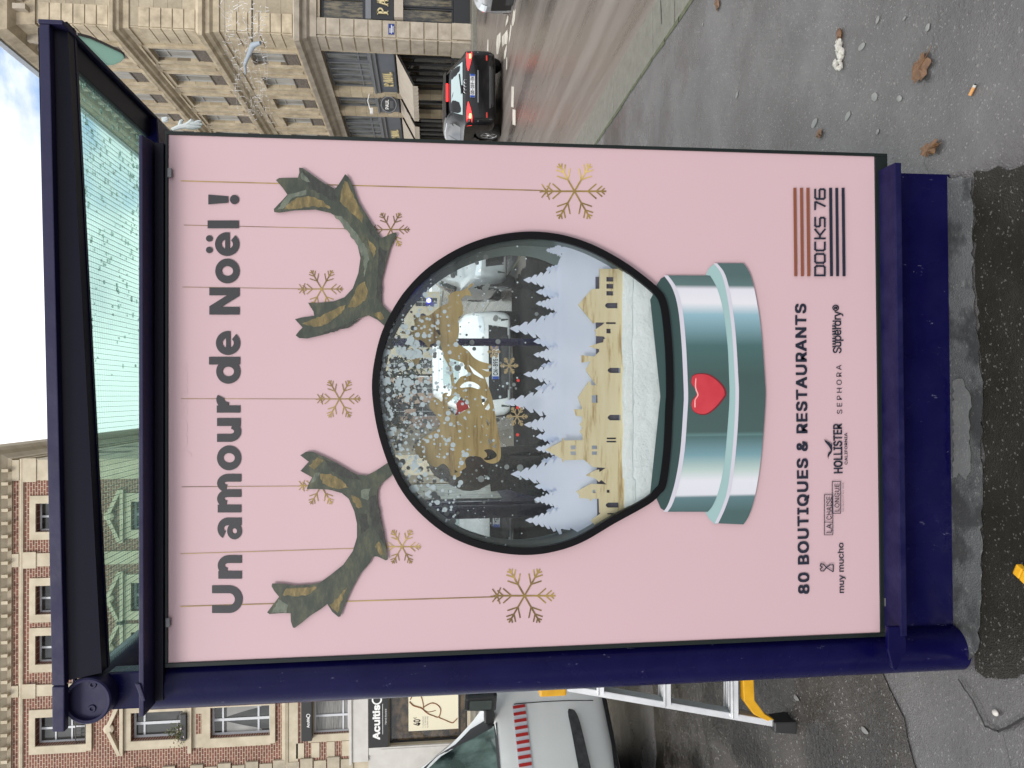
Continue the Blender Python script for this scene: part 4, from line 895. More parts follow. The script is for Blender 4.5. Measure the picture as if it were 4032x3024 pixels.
# trees of lit acrylic: tips along the row, notched branches down to the valleys
apex = [(2150, 985), (2060, 1102), (2109, 1196), (2005, 1293), (2100, 1396), (2060, 1474), (1984, 1584), (2062, 1672), (2109, 1766), (2010, 1867), (2102, 1966), (2067, 2048), (2180, 2110)]
def tree_row(name, tips, xbase, Yp, spread, seed):
    rr = random.Random(seed); mb = MB(); n_ = 0
    def add_poly(pts):
        nonlocal n_
        me = curve_mesh(px_loops([pts], Yp)); b0 = len(mb.v)
        mb.v += [(v.co.x, Yp - n_*.00012, v.co.y) for v in me.vertices]; mb.f += [tuple(b0 + i for i in p.vertices) for p in me.polygons]; n_ += 1
        bpy.data.meshes.remove(me)
    for xa, ya in tips:
        hw = (xbase - xa)*spread; side = {}
        for s_ in (1, -1):
            P = []; N = 6
            for k in range(1, N + 1):
                f = k/N; x = xa + (xbase - xa)*f; w = hw*f**1.15
                P.append((x - (xbase - xa)*.02, ya + s_*(w + rr.uniform(3, 8)))); P.append((x + 7, ya + s_*(w + rr.uniform(0, 5)))); P.append((x + 3, ya + s_*(w*.70 - 1)))
            side[s_] = P
        add_poly([(xa, ya)] + side[1] + [(xbase + 40, ya + hw*.8), (xbase + 40, ya - hw*.8)] + side[-1][::-1])
    add_poly([(xbase - 4, 2052), (xbase + 4, 1800), (xbase - 3, 1500), (xbase + 2, 1200), (xbase - 6, 1030), (xbase + 20, 975), (2330, 990), (2440, 1085), (2500, 1200), (2500, 1900), (2420, 2040), (2300, 2110)])
    return mb.build(name, m_snowtree, ad, fix=False)
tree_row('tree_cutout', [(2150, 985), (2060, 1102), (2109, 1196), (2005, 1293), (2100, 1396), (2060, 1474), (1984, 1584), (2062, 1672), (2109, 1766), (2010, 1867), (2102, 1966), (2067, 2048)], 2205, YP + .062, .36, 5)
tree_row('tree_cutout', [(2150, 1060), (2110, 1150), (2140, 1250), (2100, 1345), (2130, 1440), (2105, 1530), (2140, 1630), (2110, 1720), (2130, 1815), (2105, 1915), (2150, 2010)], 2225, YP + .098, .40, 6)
# wooden village
vil3 = [(770, 352), (575, 352), (575, 525), (530, 527), (505, 530), (390, 665), (525, 830), (540, 818), (622, 818), (600, 840), (530, 885), (545, 905), (540, 935), (610, 940), (630, 955), (612, 965), (608, 990), (565, 1000), (485, 1025), (540, 1045), (572, 1050), (575, 1070), (530, 1115), (417, 1103), (417, 1168), (500, 1155), (455, 1228), (500, 1300), (548, 1363), (502, 1365), (498, 1330), (480, 1332), (388, 1470)]
vil4 = [(425, 245), (352, 248), (372, 305), (428, 310), (428, 350), (402, 378), (428, 410), (402, 440), (428, 470), (430, 515), (270, 518), (255, 495), (252, 520), (220, 540), (105, 598), (250, 680), (256, 710), (268, 690), (440, 685), (520, 750), (632, 757), (575, 795), (570, 770), (520, 785), (458, 822), (540, 850), (570, 880), (590, 860), (636, 900), (500, 895), (372, 965), (400, 990), (400, 1018), (480, 1025), (500, 1048), (510, 1025), (570, 1025), (575, 1145), (585, 1155), (500, 1215), (530, 1250), (530, 1275), (600, 1275), (760, 1200), (840, 1150)]
R_ = lambda c, a, b_, y0, y1: [c(a, y0), c(b_, y0), c(b_, y1), c(a, y1)]
A_ = lambda c, a, b_, y0, y1: [c(a + 22, y0), c(b_, y0), c(b_, y1), c(a + 22, y1), c(a + 6, y1 - (y1-y0)*.25), c(a, (y0+y1)/2), c(a + 6, y0 + (y1-y0)*.25)]
wins = [R_(c3, 635, 697, 422, 463), R_(c3, 635, 697, 483, 524), R_(c3, 635, 695, 545, 584), A_(c3, 622, 732, 648, 695), R_(c3, 635, 673, 873, 913), A_(c3, 645, 757, 1213, 1258), R_(c3, 507, 558, 1452, 1517), R_(c3, 632, 718, 816, 832),
        A_(c4, 645, 757, 295, 343), R_(c4, 638, 720, 493, 507), R_(c4, 636, 720, 520, 535), R_(c4, 325, 370, 562, 595), R_(c4, 323, 370, 613, 645), R_(c4, 508, 554, 562, 593), R_(c4, 508, 554, 613, 643), R_(c4, 515, 541, 948, 976), R_(c4, 638, 664, 948, 974), A_(c4, 628, 742, 1058, 1103), R_(c4, 643, 722, 1150, 1163)]
flat('wooden_village', [[c3(*p) for p in vil3] + [c4(*p) for p in vil4] + [c4(840, 600), c3(840, 700)]] + wins, YP + .040, m_wood, ad, .005)
_da, _db = PY(2440, 2040, YP + .05), PY(2345, 1090, YP + .05)
MB().box(_da.x, _db.x, YP + .049, YP + .052, _da.z, _db.z).build('dark_backing', mat('violet grey backing', (.10, .095, .14), .5), ad)
# artificial snow bank behind the front sheet
grid = MB(); NX, NZ = 90, 26; xl, xr2 = PY(2470, 2090, YP + .03).x, PY(2470, 1050, YP + .03).x
for i in range(NX + 1):
    f = i/NX; x = xl + (xr2 - xl)*f
    yp = 2090 + (1050 - 2090)*f; top = PY(2452 + 6*noise.noise((f*9, 0, 2)) + (14 if f < .2 else 0), yp, YP + .03).z; bot = PY(2640, yp, YP + .01).z
    for k in range(NZ + 1):
        h = k/NZ; z = bot + (top - bot)*h
        yv = YP + .012 + .020*h + .006*noise.noise((x*14, z*22, 0)) + .004*noise.noise((x*40, z*60, 3)) - (.006 if .80 < h < .9 else 0)
        grid.v.append((x, yv, z))
for i in range(NX):
    for k in range(NZ):
        a = i*(NZ + 1) + k; grid.f.append((a, a + NZ + 1, a + NZ + 2, a + 1))
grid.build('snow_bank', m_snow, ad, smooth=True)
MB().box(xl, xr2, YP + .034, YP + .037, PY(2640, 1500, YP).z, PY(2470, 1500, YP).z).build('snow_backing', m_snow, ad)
for c, R in (((2005, 1440), 36), ((2036, 1640), 42), ((1945, 1385), 26)):
    snowflake(c, R, None, None, 5, 3, False, m_flake, ad, YP - .0006, 'gold_flake')
for x, y in ((2040, 1498), (2038, 1605), (2038, 1712)):
    b_ = MB(); dot(b_, x, y, 6.5, YP - .0012, 0); b_.build('red_dot', m_red, ad)
p = PY(1688, 1183, YP + .09); MB().sphere(p, .006).build('indicator_lamp', m_led, ad, smooth=True)

# ================================================================== buildings
def facade(mb, O, U, N, u0, u1, z0, z1, opens, depth):
    O, U, N = Vector(O), Vector(U), Vector(N); P = lambda u, z, d=0: O + U*u + Vector((0, 0, z)) - N*d
    us = sorted({u0, u1, *[min(max(v, u0), u1) for o in opens for v in o[:2]]}); zs = sorted({z0, z1, *[min(max(v, z0), z1) for o in opens for v in o[2:4]]})
    for a, b in zip(us, us[1:]):
        for c, d in zip(zs, zs[1:]):
            uc, zc = (a+b)/2, (c+d)/2
            if any(o[0] < uc < o[1] and o[2] < zc < o[3] for o in opens): continue
            mb.quad(P(a, c), P(b, c), P(b, d), P(a, d))
    for o in opens:
        a, b, c, d = o[:4]
        for q1, q2 in (((a, c), (b, c)), ((b, c), (b, d)), ((b, d), (a, d)), ((a, d), (a, c))):
            mb.quad(P(*q1), P(*q2), P(*q2, depth), P(*q1, depth))
class Face:
    """boxes on a wall: u along it, z up, d out of it"""
    def __init__(s, O, U, N): s.O, s.U, s.N = Vector(O), Vector(U), Vector(N)
    def p(s, u, z, d=0): return s.O + s.U*u + Vector((0, 0, z)) + s.N*d
    def box(s, mb, u0, u1, z0, z1, d0, d1):
        return mb.hexa([s.p(u0, z0, d0), s.p(u1, z0, d0), s.p(u1, z0, d1), s.p(u0, z0, d1), s.p(u0, z1, d0), s.p(u1, z1, d0), s.p(u1, z1, d1), s.p(u0, z1, d1)])
def window(F, parent, u0, u1, z0, z1, dep, mf, mp_, nv=1, nh=(.72,), fw=.055, name='window'):
    mb = MB(); d0, d1 = -dep, -dep + .05
    F.box(mb, u0, u0 + fw, z0, z1, d0, d1); F.box(mb, u1 - fw, u1, z0, z1, d0, d1); F.box(mb, u0 + fw, u1 - fw, z0, z0 + fw, d0, d1); F.box(mb, u0 + fw, u1 - fw, z1 - fw, z1, d0, d1)
    for k in range(1, nv + 1):
        uc = u0 + (u1 - u0)*k/(nv + 1); F.box(mb, uc - fw*.6, uc + fw*.6, z0 + fw, z1 - fw, d0, d1 + .006)
    for f in nh:
        zc = z0 + (z1 - z0)*f; F.box(mb, u0 + fw, u1 - fw, zc - fw*.42, zc + fw*.42, d0, d1 - .006)
    w = mb.build(name, mf, parent)
    g = MB(); F.box(g, u0 + .01, u1 - .01, z0 + .01, z1 - .01, -dep - .02, -dep + .015); g.build('pane', mp_, w)
    return w
def cornice(path, prof):
    """path: list of (point, outward dir) ; prof: (out, z)"""
    mb = MB(); n = len(prof)
    for p, d in path:
        for o, z in prof: mb.v.append(tuple(Vector(p) + Vector(d)*o + Vector((0, 0, z))))
    for i in range(len(path) - 1):
        for k in range(n): mb.f.append((i*n + k, i*n + (k+1) % n, (i+1)*n + (k+1) % n, (i+1)*n + k))
    mb.f.append(tuple(range(n))); mb.f.append(tuple((len(path)-1)*n + k for k in range(n)))
    return mb

# ---------------- the limestone corner building with the bakery
XF, YC = 11.2, 23.9
sb = thing('stone_building', 'tall cream limestone corner building with a grey bakery shopfront and iron window railings', 'building', (14, 30, 0))
FS = Face((XF, 0, 0), (0, 1, 0), (-1, 0, 0)); FF = Face((0, YC, 0), (1, 0, 0), (0, -1, 0))
UE = 58.0
wc = [25.65 + 1.93*k for k in range(16)]
rows = [(5.62, 7.15), (8.48, 10.26), (11.15, 13.0)]
bays_g = [(24.95, 28.2, 0), (28.74, 30.15, 1), (30.68, 33.95, 0), (34.5, 35.9, 1), (36.45, 39.7, 0), (40.2, 43.4, 0), (43.9, 47.1, 0)]
op = [(u - .50, u + .50, a, b) for u in wc for a, b in rows] + [(a, b, .02, 4.8) for a, b, _ in bays_g]
mb = MB(); facade(mb, (XF, 0, 0), (0, 1, 0), (-1, 0, 0), YC, UE, 0, 14.0, op, .24); mb.build('street_wall', m_stoneS, sb, fix=False)
fo = [(11.78, 15.2, .02, 4.7), (15.9, 19, .02, 4.7)] + [(x, x + 1.0, a, b) for x in (12.62, 14.6, 16.6, 18.6) for a, b in rows]
mb = MB(); facade(mb, (0, YC, 0), (1, 0, 0), (0, -1, 0), XF, 30, 0, 14.0, fo, .30); mb.build('front_wall', m_stoneF, sb, fix=False)
MB().box(XF + .6, 30, YC + .6, UE, 0, 13.9).build('inner_block', m_black, sb)
path = lambda z: [((XF, UE, z), (-1, 0, 0)), ((XF, YC, z), (-1, -1, 0)), ((30, YC, z), (0, -1, 0))]
cornice(path(0), [(-.05, 4.80), (.06, 4.80), (.07, 5.0), (.16, 5.08), (.2, 5.2), (.33, 5.27), (.36, 5.42), (.10, 5.5), (-.05, 5.5)]).build('cornice', m_stoneG, sb)
cornice(path(0), [(-.05, 7.72), (.04, 7.72), (.05, 7.9), (.13, 7.98), (.15, 8.1), (.25, 8.16), (.27, 8.28), (.08, 8.4), (-.05, 8.4)]).build('cornice', m_stone, sb)
cornice(path(0), [(-.05, 10.36), (.04, 10.36), (.06, 10.52), (.16, 10.6), (.18, 10.68), (.27, 10.73), (.29, 10.83), (.08, 10.93), (-.05, 10.93)]).build('cornice', m_stone, sb)
cornice(path(0), [(-.05, 13.02), (.06, 13.02), (.09, 13.14), (.14, 13.5), (.40, 13.62), (.46, 13.78), (.52, 13.92), (.52, 14.02), (-.05, 14.02)]).build('cornice', m_stone, sb)
cornice(path(0), [(.40, 14.025), (.58, 14.025), (.60, 14.2), (.42, 14.22)]).build('gutter', m_zinc, sb)
mb = MB()      # brackets under the top cornice
u = YC + .5
while u < 50: FS.box(mb, u, u + .16, 13.16, 13.52, .05, .33); FS.box(mb, u + .3, u + .42, 13.3, 13.5, .05, .24); u += .62
for k in range(14): x = XF + .25 + k*.62; FF.box(mb, x, x + .16, 13.16, 13.52, .05, .33); FF.box(mb, x + .3, x + .42, 13.3, 13.5, .05, .24)
mb.build('cornice_brackets', m_stoneG, sb)
mb = MB().hexa([(XF - .35, YC - .35, 14.2), (30, YC - .35, 14.2), (30, UE, 14.2), (XF - .35, UE, 14.2), (XF + 1.7, YC + 1.7, 17.0), (30, YC + 1.7, 17), (30, UE, 17), (XF + 1.7, UE, 17)])
mb.build('roof', m_zinc, sb)
MB().box(12.05, 13.1, 25.6, 26.4, 14.4, 18.0).build('chimney', m_slate, sb)
# corner pilaster with jointed blocks, greyer near the ground
mb = MB()
z = .62
while z < 4.62:
    FS.box(mb, YC - .03, YC + .92, z, z + .385, .0, .035); FF.box(mb, XF + .04, XF + .56, z, z + .385, .0, .034); z += .435
mb.build('corner_blocks', m_stoneG, sb); mb = MB()
for za, zb_ in ((5.52, 7.7), (8.42, 10.34), (10.95, 13.0)):
    z = za + .02
    while z < zb_ - .3:
        FS.box(mb, YC - .025, YC + .90, z, z + .30, .0, .03); FF.box(mb, XF + .03, XF + .62, z, z + .30, .0, .029); z += .335
mb.build('corner_blocks', m_stone, sb)
FS.box(MB(), 0, 1, 0, 1, 0, 0)
b_ = MB(); FS.box(b_, YC - .05, YC + 1.04, 0, .58, 0, .055); FF.box(b_, XF + .06, XF + .575, 0, .58, 0, .055); b_.build('plinth', m_stoneG, sb)
# the ribs between the windows, then each window with its surround and iron guard
def surround(F, u, hw, a, b, tall):
    m_ = MB()
    F.box(m_, u - hw - .14, u - hw, a - .05, b + .13, 0, .07); F.box(m_, u + hw, u + hw + .14, a - .05, b + .13, 0, .07); F.box(m_, u - hw, u + hw, b, b + .13, 0, .072); F.box(m_, u - hw - .2, u + hw + .2, a - .16, a - .05, 0, .12)
    if tall: F.box(m_, u - hw - .16, u + hw + .16, b + .13, b + .2, 0, .12)
    return m_
for u in wc:
    for a, b in ((5.52, 7.7), (8.42, 10.34), (10.95, 13.0)):
        m_ = MB(); FS.box(m_, u + .78, u + 1.15, a, b, 0, .055); FS.box(m_, u + .85, u + 1.08, a + .12, b - .12, .055, .08); m_.build('pilaster', m_stone, sb)
for x in (12.62, 14.6, 16.6):
    for a, b in rows:
        m_ = MB(); FF.box(m_, x - .16, x, a - .05, b + .13, 0, .06); FF.box(m_, x, x + 1.0, b, b + .13, 0, .06); FF.box(m_, x - .2, x + 1.2, b + .13, b + .22, 0, .16); m_.build('window_surround', m_stone, sb)
for k, u in enumerate(wc):
    for a, b in rows:
        if k >= 9: surround(FS, u, .50, a, b, b > 8).build('window_surround', m_stone, sb); continue
        w = window(FS, sb, u - .50, u + .50, a, b, .15, m_wframe2, m_paneUp, 1, (.78,), .04)
        surround(FS, u, .50, a, b, b > 8).build('surround', m_stone, w)
        r = MB(); za = a + .02; zt_ = a + .46
        FS.box(r, u - .49, u + .49, zt_, zt_ + .03, -.04, .01); FS.box(r, u - .49, u + .49, za, za + .03, -.04, .01)
        for i in range(13):
            uu = u - .47 + i*.078; FS.box(r, uu - .010, uu + .010, za, zt_, -.03, -.005)
            r.lathe([(.026, -.006), (.036, 0), (.026, .006), (.016, 0), (.026, -.006)], FS.p(uu + .039, za + .12 + .15*(i % 2), -.018), (1, 0, 0), 8)
        r.build('railing', m_iron2, w)
for x in (12.62, 14.6):
    for a, b in rows: window(FF, sb, x, x + 1.0, a, b, .24, m_wframe, m_paneUp)
# bakery shopfront on the street: bay windows above, grey sign board, awnings, dark glazing
def serif_word(name, word, P, W, H, m, parent, depth=.03):
    """capital letters with slab feet; P(u,z,d) maps to the wall"""
    mb = MB(); n = len(word); cw = W/n; g = cw*.12
    def bar(a, b, w):
        a, b = Vector(a), Vector(b); d = (b - a).normalized(); nn = Vector((-d.y, d.x))*w/2; q_ = [a - nn, b - nn, b + nn, a + nn]
        mb.hexa([P(*v, 0.0) for v in q_] + [P(*v, depth) for v in q_])
    for i, ch in enumerate(word):
        x0, x1 = i*cw + g, (i + 1)*cw - g; s = cw*.2; sr = H*.07
        if ch == 'P':
            bar((x0 + s, 0), (x0 + s, H), s); bar((x0 - s*.1, sr/2), (x0 + 2.1*s, sr/2), sr); bar((x0 - s*.1, H - sr/2), (x0 + 2*s, H - sr/2), sr)
            pts = [(x0 + s + math.sin(t_)*(x1 - x0 - s*1.5), H*.72 + math.cos(t_)*H*.25) for t_ in [k*math.pi/8 for k in range(9)]]
            for a, b in zip(pts, pts[1:]): bar(a, b, s*.75)
        elif ch == 'A':
            xm = (x0 + x1)/2; bar((x0 + s*.3, 0), (xm, H), s*.55); bar((x1 - s*.5, 0), (xm, H), s*1.05); bar((x0 + s, H*.33), (x1 - s, H*.33), sr); bar((x0 - s*.3, sr/2), (x0 + s*1.1, sr/2), sr); bar((x1 - s*1.4, sr/2), (x1 + s*.4, sr/2), sr)
        elif ch == 'U':
            bar((x0 + s*.6, H*.25), (x0 + s*.6, H), s); bar((x1 - s*.5, H*.25), (x1 - s*.5, H), s*.55); pts = [((x0 + x1)/2 - math.cos(t_)*(x1 - x0 - s)/2, H*.27 - math.sin(t_)*H*.24) for t_ in [k*math.pi/8 for k in range(9)]]
            for a, b in zip(pts, pts[1:]): bar(a, b, s*.7)
            bar((x0 - s*.2, H - sr/2), (x0 + s*1.5, H - sr/2), sr); bar((x1 - s*1.2, H - sr/2), (x1 + s*.2, H - sr/2), sr)
        elif ch == 'L':
            bar((x0 + s, 0), (x0 + s, H), s); bar((x0, sr/2), (x1, sr/2), sr*1.3); bar((x1 - sr*.7, 0), (x1 - sr*.7, H*.27), sr*1.4); bar((x0, H - sr/2), (x0 + 2*s, H - sr/2), sr)
    return mb.build(name, m, parent, fix=False)
for bi, (a, b, narrow) in enumerate(bays_g):
    # bay window above
    n = 1 if narrow else 5
    if narrow: window(FS, sb, a + .1, b - .1, 3.32, 4.78, .22, m_gframe, m_paneBay, 1, (.3,), .07, 'bay_window')
    else:
        for k in range(3):
            ua = a + .04 + k*(b - a - .08)/3; window(FS, sb, ua, ua + (b - a - .08)/3 - .03, 3.32, 4.78, .22 - (.04 if k == 1 else 0), m_gframe, m_paneBay, 1, (.25,), .06, 'bay_window')
    mm = MB(); FS.box(mm, a, b, 3.08, 3.30, -.30, .02); FS.box(mm, a, b, 3.22, 3.28, .02, .07); mm.build('shop_moulding', m_gframe, sb)
    s_ = MB(); FS.box(s_, a + .01, b - .01, 2.46, 3.08, -.2, -.02); sgn = s_.build('sign_board', m_shopgrey, sb)
    s2 = MB(); FS.box(s2, a + .01, b - .01, 2.44, 2.475, -.02, .02); FS.box(s2, a + .01, b - .01, 3.05, 3.079, -.02, .02); s2.build('sign_edge', m_dframe, sgn)
    if not narrow and bi < 4:
        W = 1.25; c0 = (a + b)/2 + .42
        # the word reads from the far end to the near end seen from the street
        serif_word('sign_lettering', 'PAUL', lambda u, z, d, c0=c0: FS.p(c0 + W/2 - u, 2.585 + z, -.015 + d), W, .34, m_gold, sgn, .04)
    # glazing below
    for k in range(1 if narrow else 3):
        nn = 1 if narrow else 3; ua = a + .03 + k*(b - a - .06)/nn
        window(FS, sb, ua, ua + (b - a - .06)/nn - .02, .05, 2.42, .2, m_dframe, m_paneShop, 1, (.2,), .07, 'shop_window')
    # awning
    if bi < 6:
        ua, ub = a + .02, b - .02; aw = MB(); zt_, zl, zv, out = 2.40, 1.86, 1.68, 1.02
        aw.hexa([FS.p(ua, zt_ - .02, 0), FS.p(ub, zt_ - .02, 0), FS.p(ub, zl - .02, out), FS.p(ua, zl - .02, out), FS.p(ua, zt_, 0), FS.p(ub, zt_, 0), FS.p(ub, zl, out), FS.p(ua, zl, out)])
        N_ = 60
        for k in range(N_):
            f0, f1 = ua + (ub - ua)*k/N_, ua + (ub - ua)*(k + 1)/N_; w0, w1 = .012*math.sin(k*1.1), .012*math.sin((k + 1)*1.1)
            aw.quad(FS.p(f0, zl, out + .004), FS.p(f1, zl, out + .004), FS.p(f1, zv + w1, out + .012 + w1), FS.p(f0, zv + w0, out + .012 + w0))
        awn = aw.build('awning', m_awn, sb, fix=False)
        ar = MB(); ar.beam(FS.p(ua + .05, 2.3, .02), FS.p(ua + .05, zl - .05, out - .04), .035, .035); ar.beam(FS.p(ub - .05, 2.3, .02), FS.p(ub - .05, zl - .05, out - .04), .035, .035); ar.build('awning_arm', m_dframe, awn)
# front shop bay
window(FF, sb, 11.80, 12.50, 3.30, 4.68, .2, m_dframe, m_paneWarm, 0, (.05,), .07, 'shop_window'); window(FF, sb, 12.52, 15.1, 3.30, 4.68, .2, m_dframe, m_paneWarm, 2, (.05,), .07, 'shop_window')
s_ = MB(); FF.box(s_, 11.79, 15.19, 2.42, 3.12, -.2, .03); sgn = s_.build('sign_board', m_dframe, sb)
s2 = MB(); FF.box(s2, 11.79, 15.19, 3.121, 3.29, -.2, .06); s2.build('sign_edge', m_gframe, sgn)
serif_word('sign_lettering', 'PAUL', lambda u, z, d: FF.p(11.90 + u, 2.585 + z, .035 + d), 1.14, .34, m_gold, sgn, .04)
s2 = MB(); FF.box(s2, 11.82, 15.1, 2.12, 2.40, -.1, .16); s2.build('awning_roll', m_awn, sb)
window(FF, sb, 11.80, 12.26, .55, 2.40, .12, m_dframe, m_paneWarm, 0, (), .05, 'shop_window'); window(FF, sb, 12.28, 15.1, .55, 2.40, .12, m_dframe, m_paneWarm, 2, (), .05, 'shop_window')
s_ = MB(); FF.box(s_, 11.79, 15.19, .02, .54, -.2, .02); s_.build('stall_riser', m_dframe, sb)
# street name plate, round hanging sign
s_ = MB(); FF.box(s_, 11.32, 11.66, 2.40, 2.585, .036, .05); pl = s_.build('street_plate', m_blueplate, sb, bevel=.004)
for k, (a, b, z) in enumerate(((11.37, 11.52, 2.52), (11.35, 11.62, 2.475), (11.39, 11.58, 2.43))):
    s_ = MB(); FF.box(s_, a, b, z, z + .022, .051, .054); s_.build('plate_lettering', m_white, pl)
c = PX(1000 + 1068*.4973, 828*.4973, 10.95)
hs = MB().lathe([(0, -.05), (.30, -.05), (.315, -.03), (.315, .03), (.30, .05), (0, .05)], c, (-.35, -1, 0), 40).build('round_sign', m_dframe, sb, smooth=True)
ax_ = Vector((-.35, -1, 0)).normalized(); e1 = Vector((1, -.35, 0)).normalized()
MB().lathe([(.262, .051), (.28, .056), (.298, .051), (.28, .052), (.262, .051)], c, ax_, 40).build('sign_ring', m_gframe, hs, smooth=True)
text('sign_lettering', 'PAUL', c + ax_*.053 - e1*.17 + Vector((0, 0, .0)), c + ax_*.053 + e1*.17, (0, 0, 1), .13, m_white, hs, .02)
for k in range(3): MB().hexa([c + ax_*d + e1*u + Vector((0, 0, z)) for z in (-.07 - k*.045, -.055 - k*.045) for u, d in ((-.13, .051), (.13, .051), (.13, .055), (-.13, .055))]).build('sign_line', m_gframe, hs)
MB().beam(c + Vector((.0, 0, .33)), Vector((XF, c.y, c.z + .33)), .03, .03).beam(c + Vector((0, 0, .3)), c + Vector((0, 0, .34)), .02, .02, (0, 1, 0)).build('sign_arm', m_iron, hs)
# small white wall lamp and rain pipe end
p = PX(1000 + 890*.4973, 745*.4973, XF)
lm = MB().tube([(XF, p.y, 3.52), (XF - .25, p.y, 3.58), (XF - .55, p.y + .02, 3.5)], .022, 8).build('wall_lamp', m_white, sb, smooth=True)
MB().box(XF - .72, XF - .52, p.y - .07, p.y + .09, 3.38, 3.5).build('lamp_head', m_white, lm, bevel=.02)

# ---------------- the brick building on the left
YB = 26.0
bb_ = thing('brick_building', 'red brick building with cream stone trim, small-paned windows and an optician shop below', 'building', (-12, 30, 0))
FB = Face((0, YB, 0), (1, 0, 0), (0, -1, 0))
cols = [-3.90, -6.55, -8.15, -10.77, -14.3, -15.9, -18.6, -21.2]
ops = []
for x in cols: ops += [(x - .46, x + .46, 12.42, 13.98), (x - .46, x + .46, 9.42, 11.05), (x - .50, x + .50, 6.65, 8.56), (x - .56, x + .56, 4.07, 5.24)]
ops += [(-11.85, -8.6, .1, 2.74), (-7.8, -3, .1, 2.74)]
mb = MB(); facade(mb, (0, YB, 0), (1, 0, 0), (0, -1, 0), -32, -2.05, 4.0, 15.1, [o for o in ops if o[2] > 3.9], .32); mb.build('brick_wall', m_brick, bb_, fix=False)
MB().box(-32, -2.08, YB + .36, 48, 0, 15).build('inner_block', m_slate, bb_)
mb = MB(); facade(mb, (-2.05, 0, 0), (0, 1, 0), (1, 0, 0), YB, 48, 0, 15.1, [(y_, y_ + .95, z_, z_ + 1.6) for y_ in (29, 32, 36, 40) for z_ in (5.5, 9.2, 12.3)], .25); mb.build('side_wall', m_trim, bb_, fix=False)
bpath = [((-32, YB, 0), (0, -1, 0)), ((-2.05, YB, 0), (1, -1, 0)), ((-2.05, 48, 0), (1, 0, 0))]
cornice(bpath, [(-.05, 14.70), (.06, 14.70), (.10, 14.80), (.22, 14.94), (.34, 15.02), (.44, 15.12), (.50, 15.3), (.50, 15.42), (-.05, 15.42)]).build('cornice', m_trim, bb_)
cornice(bpath, [(-.02, 14.36), (.05, 14.36), (.07, 14.42), (.05, 14.47), (-.02, 14.47)]).build('string_course', m_trim, bb_)
cornice(bpath[:2], [(-.02, 6.06), (.05, 6.06), (.08, 6.16), (.05, 6.27), (-.02, 6.27)]).build('string_course', m_trim, bb_)
mb = MB().hexa([(-32, YB - .4, 15.42), (-1.7, YB - .4, 15.42), (-1.7, 48, 15.42), (-32, 48, 15.42), (-32, YB + 3, 18), (-5, YB + 3, 18), (-5, 45, 18), (-32, 45, 18)]); mb.build('roof', m_slate, bb_)
mb = MB(); x = -2.3
while x > -24: FB.box(mb, x - .10, x, 14.72, 14.92, .05, .24); x -= .42
mb.build('dentils', m_trim, bb_)
for a, b in ((-5.46, -5.04), (-9.62, -9.26), (-2.69, -2.03), (-17.5, -17.1)):
    mb = MB(); FB.box(mb, a, b, 6.28, 14.35, 0, .07); FB.box(mb, a, b, 14.48, 14.69, 0, .07); FB.box(mb, a - .05, b + .05, 13.95, 14.34, .07, .10); mb.build('pilaster', m_trim, bb_)
mb = MB()
for k in range(24):
    z = 3.95 + k*.44
    if z > 14: break
    FB.box(mb, -13.4, -12.20 + (0.10 if k % 2 else 0), z, z + .40, 0, .05 + (.03 if k % 2 else 0)); 
mb.build('quoins', m_quoin, bb_)
def brick_surround(x, a, b, hw, s_):
    mb = MB()
    FB.box(mb, x - hw - s_, x - hw, a - .0, b + s_*.75, 0, .06); FB.box(mb, x + hw, x + hw + s_, a, b + s_*.75, 0, .06); FB.box(mb, x - hw, x + hw, b, b + s_*.75, 0, .062); FB.box(mb, x - hw - s_ + .05, x + hw + s_ - .05, a - .17, a, 0, .09)
    return mb
for x in cols:
    mb = MB(); FB.box(mb, x - .78, x + .78, 8.79, 9.25, 0, .045); FB.box(mb, x - .9, x + .9, 9.13, 9.25, .045, .16); mb.build('window_apron', m_trim, bb_)
    mb = MB()
    for s in (1, -1): mb.beam(FB.p(x + s*.85, 11.38, .08), FB.p(x + s*.10, 11.72, .08), .16, .11, (0, 0, 1))
    FB.box(mb, x - .86, x + .86, 11.265, 11.37, 0, .15); mb.lathe([(.0, .0), (.12, 0), (.16, .03), (.16, .09), (.09, .12), (0, .12)], FB.p(x, 11.72, .02), (0, -1, 0), 16)
    mb.build('pediment', m_trim, bb_)
for x in cols:
    mb = MB(); FB.box(mb, x - .33, x + .33, 8.84, 9.02, .045, .05); mb.build('brick_panel', m_brick, bb_)
mb = MB()
for k in range(4):
    z = 4.05 + k*.50; FB.box(mb, -12.1, -11.6, z, z + .26, 0, .03); FB.box(mb, -9.9, -8.0, z, z + .26, 0, .03)
FB.box(mb, -32, -2.05, 5.75, 6.05, 0, .03); mb.build('stone_bands', m_trim, bb_)
m_blind = pane('slatted blind pane', (.10, .10, .095), (.26, .255, .24), 9, .3, (.3, 1, 9), 3)
